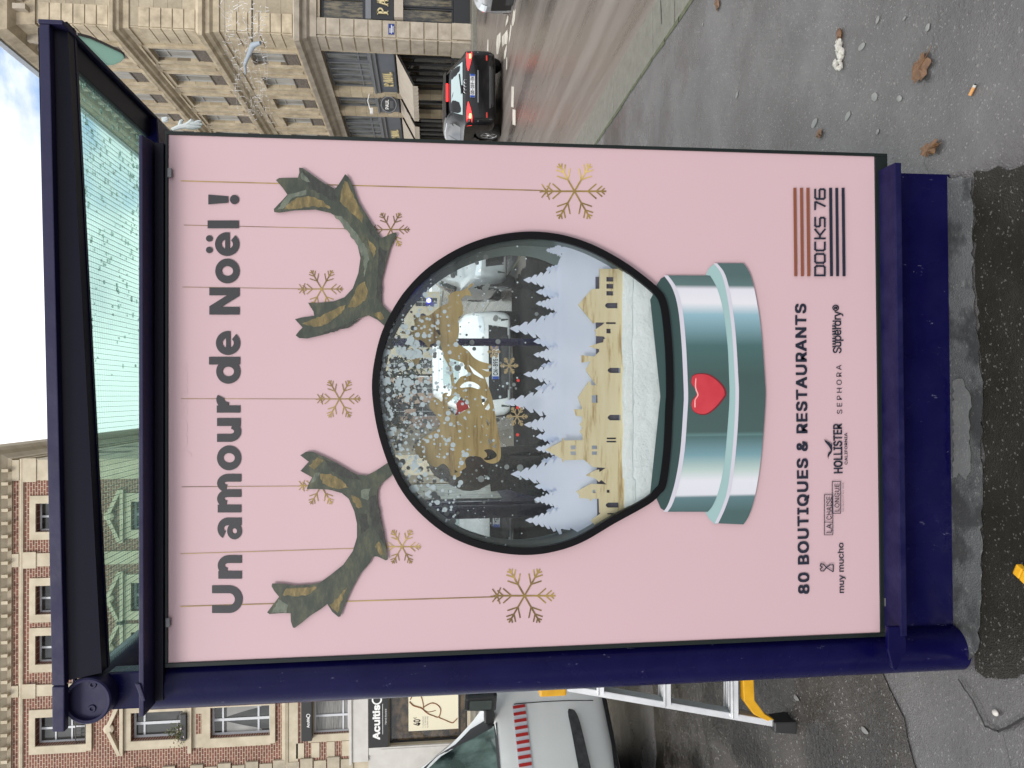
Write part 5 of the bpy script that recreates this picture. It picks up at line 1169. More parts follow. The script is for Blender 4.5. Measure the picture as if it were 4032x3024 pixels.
for x in cols[:5]:
    w = window(FB, bb_, x - .46, x + .46, 12.42, 13.98, .28, m_wframe, m_paneDk, 1, (.36, .68), .055); brick_surround(x, 12.42, 13.98, .46, .25).build('surround', m_trim, w)
    w = window(FB, bb_, x - .46, x + .46, 9.42, 11.05, .28, m_wframe, m_paneDk, 1, (.8,), .07); brick_surround(x, 9.42, 11.05, .46, .28).build('surround', m_trim, w)
    w = window(FB, bb_, x - .50, x + .50, 6.65, 8.56, .24, m_wframe, m_paneDk, 1, (.22, .82), .07)
    cu_ = MB()
    for s in (1, -1):
        cu_.prism([(x + s*.43, 6.95), (x + s*.43, 8.1), (x + s*.08, 8.1), (x + s*.22, 7.6), (x + s*.36, 7.0)], lambda u, z: FB.p(u, z, -.222), (0, .004, 0))
    cu_.build('curtain', m_paneUp, w)
    brick_surround(x, 6.65, 8.56, .50, .30).build('surround', m_trim, w)
    w = window(FB, bb_, x - .56, x + .56, 4.07, 5.24, .16, m_wframe, m_blind, 1, (.18,), .06); brick_surround(x, 4.07, 5.24, .56, .24).build('surround', m_trim, w)
# small iron guard, flower box with plants
r = MB()
for z in (12.48, 12.78): FB.box(r, -11.22, -10.32, z, z + .02, -.06, -.03)
for k in range(8): FB.box(r, -11.2 + k*.118, -11.185 + k*.118, 12.48, 12.78, -.055, -.035)
r.build('window_guard', m_iron, bb_)
fb = thing('flower_box', 'window box of straggly plants and pink flowers high on the brick building', 'flower box', (-10.77, YB - .1, 9.40))
MB().box(-11.2, -10.35, YB - .28, YB - .10, 9.26, 9.44).build('box', m_dframe, fb, bevel=.01)
mb = MB(); mb2 = MB(); rr = random.Random(3)
for i in range(500):
    p = Vector((rr.gauss(-10.95, .16), YB - .2 + rr.gauss(0, .06), 9.42 + abs(rr.gauss(.0, .2)) - .1)); s = rr.uniform(.02, .05); a = Vector((rr.uniform(-1, 1), rr.uniform(-1, 1), rr.uniform(-1, 1))).normalized(); b2 = a.orthogonal().normalized()
    (mb2 if (i % 7 == 0 and p.z < 9.6) else mb).quad(p, p + a*s, p + a*s + b2*s, p + b2*s)
mb.build('leaves', m_grass, fb, fix=False); mb2.build('flowers', m_flower, fb, fix=False)
# black box sign over the blind window, shop fascia and front
s_ = MB(); FB.box(s_, -11.43, -10.10, 5.26, 5.61, .02, .28); sg = s_.build('box_sign', m_black, bb_, bevel=.01)
c6 = lambda X, Y_: (600 + X*.4069, 2500 + Y_*.4069)
c7 = lambda X, Y_: (1400 + X*.5425, 2500 + Y_*.5425)
def wtext(name, body, f, p0, p1, xt, m, parent, yp, bold=.02, space=1.0):
    a, b = PY(*f(*p0), yp), PY(*f(*p1), yp); t_ = PY(*f(xt, p0[1]), yp); b.z = a.z
    return text(name, body, a, b, (0, 0, 1), t_.z - a.z, m, parent, bold, space)
wtext('sign_lettering', 'Acuitis', c6, (1520, 897), (1520, 800), 1494, m_white, sg, YB - .285, .02)
c = PY(*c6(1508, 783), YB - .286); MB().lathe([(.045, 0), (.055, -.004), (.065, 0), (.055, .002), (.045, 0)], c, (0, 1, 0), 20).build('sign_mark', m_white, sg)
s_ = MB(); FB.box(s_, -12.3, -8.3, 3.44, 3.98, .0, .10); FB.box(s_, -12.35, -8.25, 3.98, 4.06, .0, .16); FB.box(s_, -12.1, -11.86, .0, 3.43, 0, .08); FB.box(s_, -12.9, -12.12, .02, 3.43, 0, .03); FB.box(s_, -12.04, -11.92, .5, 3.0, .08, .10); FB.box(s_, -8.58, -8.3, 0, 3.43, 0, .08); s_.build('shop_fascia', mottled('cream shop paint', (.50, .48, .45), (.6, .585, .55), 2, .5), bb_)
mb = MB(); facade(mb, (0, YB, 0), (1, 0, 0), (0, -1, 0), -32, -2.05, 0, 4.0, [o for o in ops if o[2] < 1], .3); mb.build('ground_wall', m_trim, bb_, fix=False)
s_ = MB(); FB.box(s_, -11.845, -8.605, 2.76, 3.42, .0, .09); sg = s_.build('shop_sign', m_black, bb_, bevel=.006)
wtext('sign_lettering', 'Acuitis', c7, (178, 760), (178, 507), 124, m_white, sg, YB - .094, .03)
c = PY(*c7(155, 470), YB - .096); MB().lathe([(.12, 0), (.14, -.004), (.17, 0), (.14, .003), (.12, 0)], c, (0, 1, 0), 26).build('sign_mark', m_white, sg)
wtext('sign_lettering', 'Hervé Auvard', c7, (225, 648), (225, 538), 212, m_white, sg, YB - .094, .0)
a, b = PY(*c7(197, 722), YB - .094), PY(*c7(197, 500), YB - .094); MB().box(a.x, b.x, YB - .096, YB - .093, a.z - .006, a.z + .006).build('sign_line', m_white, sg)
window(FB, bb_, -11.84, -8.61, .1, 2.73, .24, m_dframe, pane('optician window pane', (.02, .016, .012), (.11, .075, .04), 2.2, .07, (1.5, 1, 2.2), 5), 1, (.1,), .06, 'shop_window')
# cream glasses advertisement in the shop window
yp = YB - .10
pc = [PY(*c7(*q_), YB + .2) for q_ in ((385, 696), (746, 690))]
ab = MB().box(pc[0].x, pc[0].x + 1.62, YB + .165, YB + .175, pc[1].z, pc[0].z).build('glasses_poster', mat('cream poster paper', (.74, .69, .52), .5), bb_)
yq = YB + .160
wtext('poster_lettering', '40', c7, (470, 658), (470, 612), 420, m_black, ab, yq, .02); wtext('poster_lettering', '€', c7, (443, 608), (443, 597), 420, m_black, ab, yq, .0)
gr = mat('grey poster ink', (.28, .27, .25), .5)
for k, (s__, y1) in enumerate((('1 monture', 592), ('+ 2 verres', 592), ('à votre vue', 590))): wtext('poster_lettering', s__, c7, (495 + k*16, 672), (495 + k*16, y1), 483 + k*16, gr, ab, yq, .0)
gl = MB(); tort = mottled('tortoiseshell print', (.10, .03, .012), (.30, .12, .04), 9, .4)
for pl, cl, r in ((smooth([(490, 535), (520, 508), (560, 494), (600, 512), (618, 545), (603, 596), (560, 585), (520, 568)], 4), True, .020), (smooth([(605, 600), (650, 618), (700, 638), (720, 625), (738, 606)], 4, False), False, .018), (smooth([(392, 484), (420, 512), (470, 528), (492, 540)], 4, False), False, .024), (smooth([(396, 470), (420, 440), (470, 440), (490, 500), (492, 540)], 4, False), False, .018), (smooth([(500, 545), (530, 560), (582, 548)], 4, False), False, .012)):
    P = [PY(*c7(*q_), yq) for q_ in pl];  P = P + [P[0]] if cl else P
    gl.tube(P, r, 6)
gl.build('glasses_picture', tort, ab, smooth=True)

# ---------------- street beyond, seen through the globe and the roof glass
def far_house(label, x0, x1, y0, y1, h, m, rows_, cols_, side):
    t_ = thing('town_house', label, 'building', ((x0 + x1)/2, (y0 + y1)/2, 0))
    if side == 'front': F = Face((0, y0, 0), (1, 0, 0), (0, -1, 0)); u0, u1 = x0, x1
    elif side == 'left': F = Face((x0, 0, 0), (0, 1, 0), (-1, 0, 0)); u0, u1 = y0, y1
    else: F = Face((x1, 0, 0), (0, 1, 0), (1, 0, 0)); u0, u1 = y0, y1
    MB().box(x0 + .3, x1 - .3, y0 + .3, y1 - .3, 0, h - .1).build('inner_block', m_slate, t_)
    cw = (u1 - u0)/cols_; o_ = []
    for i in range(cols_):
        for j in range(rows_): o_.append((u0 + cw*(i + .28), u0 + cw*(i + .72), .8 + j*3.1 + (.3 if j else -.6), 2.9 + j*3.1))
    mb = MB()
    for nm, F2, a, b in (('front', Face((0, y0, 0), (1, 0, 0), (0, -1, 0)), x0, x1), ('left', Face((x0, 0, 0), (0, 1, 0), (-1, 0, 0)), y0, y1), ('right', Face((x1, 0, 0), (0, 1, 0), (1, 0, 0)), y0, y1)):
        facade(mb, F2.O, F2.U, F2.N, a, b, 0, h, o_ if nm == side else [], .25)
    mb.build('wall', m, t_, fix=False)
    for o in o_: window(F, t_, *o, .2, m_wframe, m_paneDk, 1, (.7,), .06)
    MB().box(x0 - .2, x1 + .2, y0 - .2, y1 + .2, h, h + .35).build('cornice', m_trim, t_)
    MB().hexa([(x0, y0, h + .35), (x1, y0, h + .35), (x1, y1, h + .35), (x0, y1, h + .35), (x0 + 1.5, y0 + 1.5, h + 3), (x1 - 1.5, y0 + 1.5, h + 3), (x1 - 1.5, y1 - 1.5, h + 3), (x0 + 1.5, y1 - 1.5, h + 3)]).build('roof', m_zinc, t_)
cream = mottled('cream rendered wall', (.50, .44, .33), (.62, .56, .44), 1.2, .85); rose = mottled('rose rendered wall', (.42, .28, .22), (.52, .38, .3), 1.2, .85); greyw = mottled('grey rendered wall', (.34, .34, .33), (.46, .46, .44), 1.2, .85)
far_house('cream town house closing the far end of the street', 2.5, 12.5, 92, 102, 10, cream, 3, 4, 'front')
far_house('rose town house at the street end beside the cream one', -9, 2.2, 92, 102, 8.5, rose, 2, 4, 'front')
far_house('long grey town house behind the brick building', -16, -5.5, 52, 86, 9.5, greyw, 3, 8, 'right')
def leafy_tree(label, loc, h, r, n=2600, seed=1, name='tree'):
    rr = random.Random(seed); t_ = thing(name, label, 'tree', loc, 0, None); x, y, _ = loc
    tr = MB(); top = Vector((x + .1, y, h*.75)); tr.tube([(x, y, 0), (x + .05, y, h*.3), (x - .05, y + .05, h*.55), top], [.16, .13, .09, .03], 9)
    cl = []
    for k in range(9):
        z0_ = h*rr.uniform(.3, .6); a = rr.uniform(0, 6.28); e = Vector((x + math.cos(a)*r*rr.uniform(.5, .9), y + math.sin(a)*r*rr.uniform(.5, .9), z0_ + h*rr.uniform(.08, .34)))
        tr.tube([(x, y, z0_), (Vector((x, y, z0_)) + e)/2 + Vector((0, 0, .15)), e], [.06, .04, .015], 6); cl.append(e)
    tr.build('trunk', m_bark, t_, smooth=True); cl.append(top)
    mb = MB()
    for i in range(n):
        c = cl[i % len(cl)]; g_ = Vector((rr.gauss(0, 1), rr.gauss(0, 1), rr.gauss(0, .8)))*r*.27; p = c + g_; a = Vector((rr.uniform(-1, 1), rr.uniform(-1, 1), rr.uniform(-.6, 1))).normalized(); b2 = a.cross(Vector((rr.uniform(-1, 1), rr.uniform(-1, 1), rr.uniform(-1, 1)))).normalized(); s = rr.uniform(.07, .17)
        mb.add([p, p + a*s + b2*s*.4, p + a*s*2, p + a*s - b2*s*.4], [(0, 1, 2, 3)])
    mb.build('crown', m_foliage, t_, fix=False)
leafy_tree('dark green street tree seen through the globe above the white car', (-.5, 33, 0), 4.6, 1.6, 2600, 5)
leafy_tree('green street tree farther along, left of the globe tree', (-3.3, 47, 0), 6.5, 2.2, 2600, 8)
# bare shrub beside the optician
t_ = thing('bare_shrub', 'leafless twiggy shrub in front of the white shop pillar', 'shrub', (-12.75, 24.6, 0))
mb = MB(); rr = random.Random(2)
def twig(p, d, l_, r, k):
    e = p + d*l_; mb.tube([p, p + d*l_*.5 + Vector((rr.uniform(-.03, .03),)*3), e], [r, r*.8, r*.5], 4, False)
    if k: 
        for _ in range(3): twig(p + d*l_*rr.uniform(.5, 1), (d + Vector((rr.gauss(0, .45), rr.gauss(0, .35), rr.uniform(-.1, .4)))).normalized(), l_*rr.uniform(.55, .8), r*.6, k - 1)
for _ in range(7): twig(Vector((-12.75 + rr.uniform(-.15, .15), 24.6, 0)), Vector((rr.gauss(0, .25), rr.gauss(0, .2), 1)).normalized(), 1.25, .02, 3)
mb.build('twigs', m_bark, t_, fix=False)

# ================================================================== vehicles
def cr(vals, n):
    out = []; N = len(vals)
    for i in range(N - 1):
        p0, p1, p2, p3 = vals[max(i-1, 0)], vals[i], vals[i+1], vals[min(i+2, N-1)]
        for k in range(n):
            t_ = k/n; out.append([.5*(2*b + (c - a)*t_ + (2*a - 5*b + 4*c - d)*t_*t_ + (3*b - a - 3*c + d)*t_**3) for a, b, c, d in zip(p0, p1, p2, p3)])
    out.append(list(vals[-1])); return out
def loft_body(st, arches=(), n=7, rn=4):
    """st: (x, z_bottom, z_belt, z_roof, half width at belt, half width at roof) from front to back; returns MB"""
    S = cr(st, n); rings = []
    for x, zb, zl, zr_, wb, wr in S:
        h = max(zr_ - zl, .01)
        half = [(0, zb), (wb*.80, zb), (wb*.955, zb + .04), (wb, zb + .16), (wb*1.01, zb + .55*(zl - zb)), (wb*.99, zl - .05), (wb*.955, zl), (wb*.955*.35 + wr*.65, zl + h*.62), (wr, zr_ - .075*min(1, h/.3)), (wr*.86, zr_ - .015), (wr*.5, zr_), (0, zr_ + .006)]
        rings.append(cr(half, rn))
    mb = MB(); m = len(rings[0])
    for R_, s_ in zip(rings, S):
        for y, z in R_: mb.v.append((s_[0], y, z))
        for y, z in R_[1:-1]: mb.v.append((s_[0], -y, z))
    tot = 2*m - 2
    def idx(i, k, side): return i*tot + k if side > 0 or k in (0, m - 1) else i*tot + m + k - 1
    for i in range(len(rings) - 1):
        for k in range(m - 1):
            for s_ in (1, -1):
                q_ = (idx(i, k, s_), idx(i + 1, k, s_), idx(i + 1, k + 1, s_), idx(i, k + 1, s_))
                c = [sum(mb.v[j][a] for j in q_)/4 for a in range(3)]
                if any(math.hypot(c[0] - ax, c[2] - az) < ar and abs(c[1]) > .35 for ax, az, ar in arches): continue
                mb.f.append(q_ if s_ > 0 else q_[::-1])
    for i in (0, len(rings) - 1):
        mb.f.append(tuple(idx(i, k, 1) for k in range(m)) + tuple(idx(i, k, -1) for k in range(m - 2, 0, -1)))
    return mb
def bvh_of(mb): return BVHTree.FromPolygons([Vector(v) for v in mb.v], mb.f)
def decal(name, poly, axis, bvh, m, parent, eps=.004, cuts=3, off=(0, 0), far=4.0):
    """lay a panel on the body; poly in (x,z) for 'left'/'right', (y,z) for 'front'/'rear'"""
    me = curve_mesh([poly]); bm = bmesh.new(); bm.from_mesh(me); bmesh.ops.remove_doubles(bm, verts=bm.verts, dist=1e-5)
    bmesh.ops.triangulate(bm, faces=bm.faces); bmesh.ops.subdivide_edges(bm, edges=bm.edges, cuts=cuts, use_grid_fill=True)
    bad = []
    for v in bm.verts:
        a, b = v.co.x, v.co.y
        o, d = {'left': (Vector((a, far, b)), Vector((0, -1, 0))), 'right': (Vector((a, -far, b)), Vector((0, 1, 0))), 'front': (Vector((far, a, b)), Vector((-1, 0, 0))), 'rear': (Vector((-far, a, b)), Vector((1, 0, 0)))}[axis]
        h, nrm, _, _ = bvh.ray_cast(o, d)
        if h is None: h = bvh.find_nearest(o + d*(far - 1))[0]; 
        v.co = h - d*eps
    bm.to_mesh(me); bm.free(); me.update()
    return link(name, me, m, parent, local=True, smooth=True)
def wheel(parent, x, y, r, w, side, m_rim_=None, spokes=5):
    s = side; t_ = MB().lathe([(r*.66, -w/2), (r*.9, -w/2), (r, -w*.36), (r, w*.36), (r*.9, w/2), (r*.66, w/2), (r*.62, w*.2), (r*.62, -w*.2), (r*.66, -w/2)], (x, y, r), (0, 1, 0), 32).build('wheel', m_tyre, parent, local=True, smooth=True)
    k = MB(); oy = y + s*w*.42
    k.lathe([(r*.66, w*.02), (r*.64, w*.08), (r*.60, w*.02), (r*.64, -w*.1), (r*.66, w*.02)], (x, oy, r), (0, s, 0), 30); k.lathe([(0, .02), (r*.14, .02), (r*.17, 0), (r*.17, -.03)], (x, oy, r), (0, s, 0), 16)
    for i in range(spokes):
        a = 2*math.pi*i/spokes + .3
        for da in (-.14, .14): k.beam((x + math.cos(a)*r*.12, oy, r + math.sin(a)*r*.12), (x + math.cos(a + da)*r*.63, oy - s*.005, r + math.sin(a + da)*r*.63), .03, r*.085, (0, s, 0))
    k.build('rim', m_rim_ or m_alloy, t_, local=True, smooth=True)
    MB().lathe([(0, 0), (r*.62, 0), (r*.62, .01), (0, .01)], (x, y, r), (0, s, 0), 24).build('hub_shadow', m_black, t_, local=True)
    return t_
def plate_sign(body, parent, p0, p1, h, lead, m_=None):
    """number plate from left foot to right foot (seen from outside)"""
    p0, p1 = Vector(p0), Vector(p1); d = (p1 - p0); up = Vector((0, 0, 1)); n = d.normalized().cross(up); L_ = d.length; d = d.normalized()
    f = lambda u, v, o: p0 + d*u + up*v + n*o
    pb = MB().hexa([f(u, v, o) for o in (0, .012) for u, v in ((0, 0), (L_, 0), (L_, h), (0, h))]).build('number_plate', m_plate, parent, local=True)
    for a, b in ((0, .085), (.915, 1.0)): MB().hexa([f(L_*u, v, o) for o in (.012, .015) for u, v in ((a, .004), (b, .004), (b, h - .004), (a, h - .004))]).build('plate_band', m_platebl, pb, local=True)
    text('plate_lettering', body, f(L_*.115, h*.16, .015), f(L_*.885, h*.16, .015), up, h*.70, m_black, pb, .02, 1.0, True)
    return pb
def hatchback(label, loc, rz, body_m, plate, glass=None, lit=False, group=None, scale=1.0, zs=1.0, roofline=None, name='parked_car', emblem=False):
    t_ = thing(name, label, 'car', loc, rz, group); t_.scale = (scale, scale, scale*zs); g = glass or m_carglass
    st = [(1.98, .30, .58, .60, .52, .46), (1.95, .22, .66, .68, .72, .62), (1.80, .19, .78, .80, .82, .70), (1.35, .18, .86, .89, .86, .72), (.95, .18, .91, .96, .87, .70), (.45, .18, .93, 1.30, .875, .60), (.05, .18, .935, 1.41, .88, .585), (-.6, .18, .94, 1.44, .88, .58), (-1.25, .18, .95, 1.40, .87, .55),
          (-1.62, .19, .95, 1.27, .86, .53), (-1.84, .21, .93, 1.00, .84, .56), (-1.95, .24, .86, .90, .80, .60), (-2.0, .30, .74, .78, .70, .56)]
    ar = ((1.28, .31, .37), (-1.22, .31, .37)); mb = loft_body(st, ar); full = bvh_of(loft_body(st))
    b = mb.build('body', body_m, t_, local=True, smooth=True)
    MB().box(-1.9, 1.85, -.55, .55, .2, .6).box(.9, 1.6, -.78, .78, .45, .7).box(-1.6, -.85, -.78, .78, .45, .7).build('underbody', m_black, t_, local=True)
    for x in (1.28, -1.22):
        for s in (1, -1): wheel(t_, x, s*.77, .31, .2, s)
    for s, nm in ((1, 'left'), (-1, 'right')):
        decal('side_window', [(.60, .985), (.10, 1.345), (-.45, 1.37), (-.50, .985)], nm, full, g, t_)
        decal('side_window', [(-.56, .985), (-.52, 1.37), (-1.05, 1.34), (-1.42, 1.18), (-1.5, 1.02)], nm, full, g, t_)
        decal('sill_trim', [(.88, .19), (.88, .27), (-.84, .27), (-.84, .19)], nm, full, m_trimblk, t_)
        mr = MB(); mr.sphere((.52, s*.98, 1.02), .11, (.55, 1, .75), 12, 8); mr.build('door_mirror', body_m, t_, local=True, smooth=True)
        if roofline:
            decal('roof_arch', [(.70, .99), (.18, 1.335), (-.5, 1.362), (-1.1, 1.335), (-1.1, 1.352), (-.5, 1.380), (.15, 1.353), (.66, 1.01)], nm, full, roofline, t_, .006)
        pts = [(-2.04, s*-0, 0)]
    decal('windscreen', [(-.62, .99), (-.50, 1.33), (.50, 1.33), (.62, .99)], 'front', full, g, t_)
    decal('rear_window', [(-.60, .985), (-.47, 1.25), (.47, 1.25), (.60, .985)], 'rear', full, m_carglassl if lit else g, t_)
    for s in (1, -1):
        lp = decal('tail_lamp', [(s*.84, .77), (s*.84, .88), (s*.66, .90), (s*.42, .88), (s*.34, .855), (s*.52, .80), (s*.68, .765)], 'rear', full, m_lamp if lit else m_red, t_, .012)
        if lit: decal('lamp_bulb', [(s*.72, .79), (s*.72, .83), (s*.62, .83), (s*.62, .79)], 'rear', full, m_lampo, lp, .02)
        if lit: decal('lamp_reflector', [(s*.70, .40), (s*.70, .435), (s*.58, .435), (s*.58, .40)], 'rear', full, m_red, t_, .006)
        decal('headlamp', [(s*.80, .64), (s*.78, .74), (s*.50, .70), (s*.46, .62)], 'front', full, m_lampw, t_, .008)
    decal('grille', [(-.56, .26), (-.60, .56), (.60, .56), (.56, .26)], 'front', full, m_black, t_, .006)
    decal('front_bumper_vent', [(-.70, .24), (-.70, .36), (.70, .36), (.70, .24)], 'front', full, m_trimblk, t_, .008)
    decal('rear_bumper_trim', [(-.72, .20), (-.74, .36), (.74, .36), (.72, .20)], 'rear', full, m_trimblk, t_, .006)
    for yy_ in (.74, -.74): decal('panel_gap', [(yy_ - .004, .40), (yy_ - .004, .74), (yy_ + .004, .74), (yy_ + .004, .40)], 'rear', full, m_black, t_, .003, 2)
    decal('bumper_crease', [(-.78, .615), (-.78, .635), (.78, .635), (.78, .615)], 'rear', full, m_carsilver if lit else body_m, t_, .006, 2)  # on the black car a silver line paints the highlight along the crease
    if lit:
        sp_ = MB(); sp_.hexa([(-1.50, -.50, 1.355), (-1.50, .50, 1.355), (-1.22, .52, 1.41), (-1.22, -.52, 1.41), (-1.54, -.48, 1.375), (-1.54, .48, 1.375), (-1.2, .52, 1.435), (-1.2, -.52, 1.435)]); so = sp_.build('roof_spoiler', m_black, t_, local=True, bevel=.01)
        MB().box(-1.556, -1.515, -.20, .20, 1.325, 1.37).build('high_brake_lamp', m_lamp, t_, local=True)
        w_ = MB(); w_.beam((-1.83, 0, 1.02), (-1.80, -.33, 1.06), .03, .03); w_.box(-1.90, -1.82, -.05, .12, .985, 1.03); w_.build('rear_wiper', m_black, t_, local=True)
    if plate:
        plate_sign(plate[0], t_, (-2.015, .26, .70), (-2.015, -.26, .70), .115, 1)
        plate_sign(plate[1], t_, (2.0, -.26, .40), (2.0, .26, .40), .11, 1)
    if emblem:
        e = MB()
        for k in range(4): e.lathe([(.038, 0), (.045, -.008), (.052, 0), (.045, .004), (.038, 0)], (-1.955, .112 - k*.075, .915), (1, 0, .3), 18)
        e.build('ring_emblem', m_alloy, t_, local=True, smooth=True)
        text('badge_lettering', 'A1', (-1.99, .62, .70), (-1.99, .52, .70), (0, 0, 1), .06, m_alloy, t_, .03, 1, True)
    return t_
# dark hatchback waiting in the road
hatchback('black hatchback with lit red brake lamps driving away past the bakery', (6.12, 16.5, ROADZ), RAD(90 - 2), m_carblack, ('GD-059-EN', 'GD-059-EN'), lit=True, roofline=m_carsilver, name='black_hatchback', emblem=True, scale=.87, zs=.95)
hatchback('white car in the road just ahead of the black hatchback', (6.3, 24.6, ROADZ), RAD(92), m_carwhite, None, name='parked_car')
hatchback('silver car whose front wheel shows at the right edge of the photo', (7.73, 10.62, ROADZ), RAD(180), m_carsilver, None, name='parked_car')
hatchback('white car facing the shelter, its number plate visible through the globe', (.50, 13.9, ROADZ), RAD(-90), m_carwhite, ('CN-895-GY', 'CN-895-GY'), glass=m_carglassl, name='parked_car', scale=1.0)
hatchback('silver car facing the shelter at the kerb, right of the white one through the globe', (2.78, 14.4, ROADZ), RAD(-92), m_carsilver, None, name='parked_car')
# ---- works van, its door and mirror showing left of the pole
h_ = Vector((.581, .814, 0)); nl = Vector((-.814, .581, 0)); K = 1.2
P0 = EYE + (Vector((-1.636, 3.976, .95)) - EYE)*K; Pg = Vector((P0.x, P0.y, 0)) + nl*.90
VX0 = 1.05            # local x of the door's front edge
base = Pg - h_*VX0
van = thing('works_van', 'white works van with a red and white warning stripe, parked left of the shelter', 'van', (base.x, base.y, 0), math.atan2(h_.y, h_.x))
st = [(2.05, .32, .62, .64, .58, .50), (2.0, .24, .78, .80, .80, .66), (1.85, .22, .90, .93, .87, .72), (1.45, .22, .985, 1.01, .895, .74), (1.15, .22, 1.00, 1.05, .90, .74), (.93, .23, 1.0, 1.32, .90, .70), (.70, .23, 1.0, 1.62, .90, .69), (.45, .23, 1.0, 1.76, .90, .70), (0, .23, 1.0, 1.81, .90, .72), (-1, .24, 1.0, 1.82, .90, .74), (-1.9, .26, 1.0, 1.80, .89, .74), (-2.05, .30, .98, 1.74, .86, .72)]
vb = loft_body(st, ((1.50, .30, .36), (-1.25, .30, .36))); vf = bvh_of(loft_body(st))
vb.build('body', m_vanwhite, van, local=True, smooth=True)
MB().box(-1.95, 1.9, -.6, .6, .2, .7).box(1.1, 1.85, -.80, .80, .45, .8).box(-1.65, -.85, -.8, .8, .45, .8).build('underbody', m_black, van, local=True)
for x in (1.50, -1.25):
    for s in (1, -1): wheel(van, x, s*.79, .30, .19, s)
S = lambda s, z: (VX0 + s*K, CAMH + (z - CAMH)*K)      # measured on the door -> local
dw = [S(-.10, 1.050), S(-.105, 1.13), S(-.185, 1.325), S(-.30, 1.455), S(-.62, 1.49), S(-.62, 1.05)]
decal('window_rubber', [S(-.088, 1.038), S(-.085, 1.12), S(-.165, 1.345), S(-.29, 1.485), S(-.65, 1.52), S(-.65, 1.036)], 'right', vf, m_black, van, .004)
decal('door_window', dw, 'right', vf, pane('van door glass', (.012, .02, .018), (.12, .17, .155), 3.5, .06, (2, 1, 1.3), 5), van, .009)
decal('mirror_base', [S(-.04, 1.05), S(-.07, 1.17), S(-.16, 1.28), S(-.105, 1.06)], 'right', vf, m_black, van, .010)
for sgn in ('left',): decal('door_window', [S(-.10, 1.06), S(-.185, 1.325), S(-.30, 1.455), S(-.62, 1.49), S(-.62, 1.06)], sgn, vf, m_carglass, van, .006)
decal('windscreen', [(-.66, 1.07), (-.60, 1.60), (.60, 1.60), (.66, 1.07)], 'front', vf, m_carglass, van, .006)
# stripe blocks
zt0, zb0 = S(0, .949)[1], S(0, .880)[1]
decal('warning_stripe', [(VX0 + .00, zb0), (VX0 + .00, zt0), (VX0 - 1.3, zt0), (VX0 - 1.3, zb0)], 'right', vf, m_stripew, van, .004, 5)
for k in range(26):
    x0 = VX0 - .005 - k*.0465; decal('stripe_block', [(x0, zb0 + .003), (x0 - .006, zt0 - .003), (x0 - .027, zt0 - .003), (x0 - .021, zb0 + .003)], 'right', vf, m_stripe, van, .008, 2)
decal('rub_strip', smooth([S(-.055, .645), S(-.07, .665), S(-.2, .662), S(-.6, .655), S(-.9, .655), S(-.9, .585), S(-.6, .588), S(-.2, .605), S(-.08, .62)], 3), 'right', vf, m_trimblk, van, .022, 3)
decal('door_seam', [(VX0 - .92, .34), (VX0 - .92, 1.0), (VX0 - .912, 1.0), (VX0 - .912, .34)], 'right', vf, m_black, van, .003, 3)
decal('door_handle', [(VX0 - .86, .90), (VX0 - .86, .93), (VX0 - .72, .93), (VX0 - .72, .90)], 'right', vf, m_black, van, .02, 2)
lip = MB(); lip.tube([(1.50 + .375*math.cos(a_), -.895, .30 + .375*math.sin(a_)) for a_ in [math.pi*k/16 for k in range(17)]], .014, 8); lip.build('arch_trim', m_trimblk, van, local=True, smooth=True)
decal('door_seam', [(VX0 + .002, .34), (VX0 + .002, 1.0), (VX0 + .008, 1.0), (VX0 + .008, .34)], 'right', vf, m_black, van, .003, 3)
decal('sill_trim', [(1.12, .225), (1.12, .275), (-.9, .275), (-.9, .225)], 'right', vf, m_trimblk, van, .006)
mx_, my, mz = VX0 - .045, -1.02, CAMH + (1.125 - CAMH)*K
mm = MB(); mm.hexa([(mx_ - .03, my - .10, mz - .105), (mx_ + .10, my - .10, mz - .09), (mx_ + .10, my + .06, mz - .09), (mx_ - .03, my + .07, mz - .105), (mx_ - .03, my - .085, mz + .10), (mx_ + .06, my - .08, mz + .085), (mx_ + .06, my + .04, mz + .085), (mx_ - .03, my + .05, mz + .10)])
mo = mm.build('door_mirror', m_black, van, local=True, bevel=.022)
MB().box(mx_ - .034, mx_ - .029, my - .065, my + .028, mz - .07, mz + .065).build('mirror_glass', mat('mirror glass', (.05, .06, .055), .12, 0.0), mo, local=True)
MB().beam((mx_ + .01, my + .05, mz - .06), (VX0 - .07, -.86, mz - .06), .07, .06).build('mirror_arm', m_black, mo, local=True, bevel=.01)
text('bonnet_lettering', '1000', (VX0 + .30, -.55, 1.045), (VX0 + .30, -.30, 1.045), (.95, 0, .12), .07, m_black, van, .0, 1, True)
plate_sign('CN-1000-VX', van, (2.075, -.26, .42), (2.075, .26, .42), .11, 1) if False else None
for s in (1, -1): decal('headlamp', [(s*.84, .66), (s*.82, .82), (s*.52, .76), (s*.5, .66)], 'front', vf, m_lampw, van, .008)

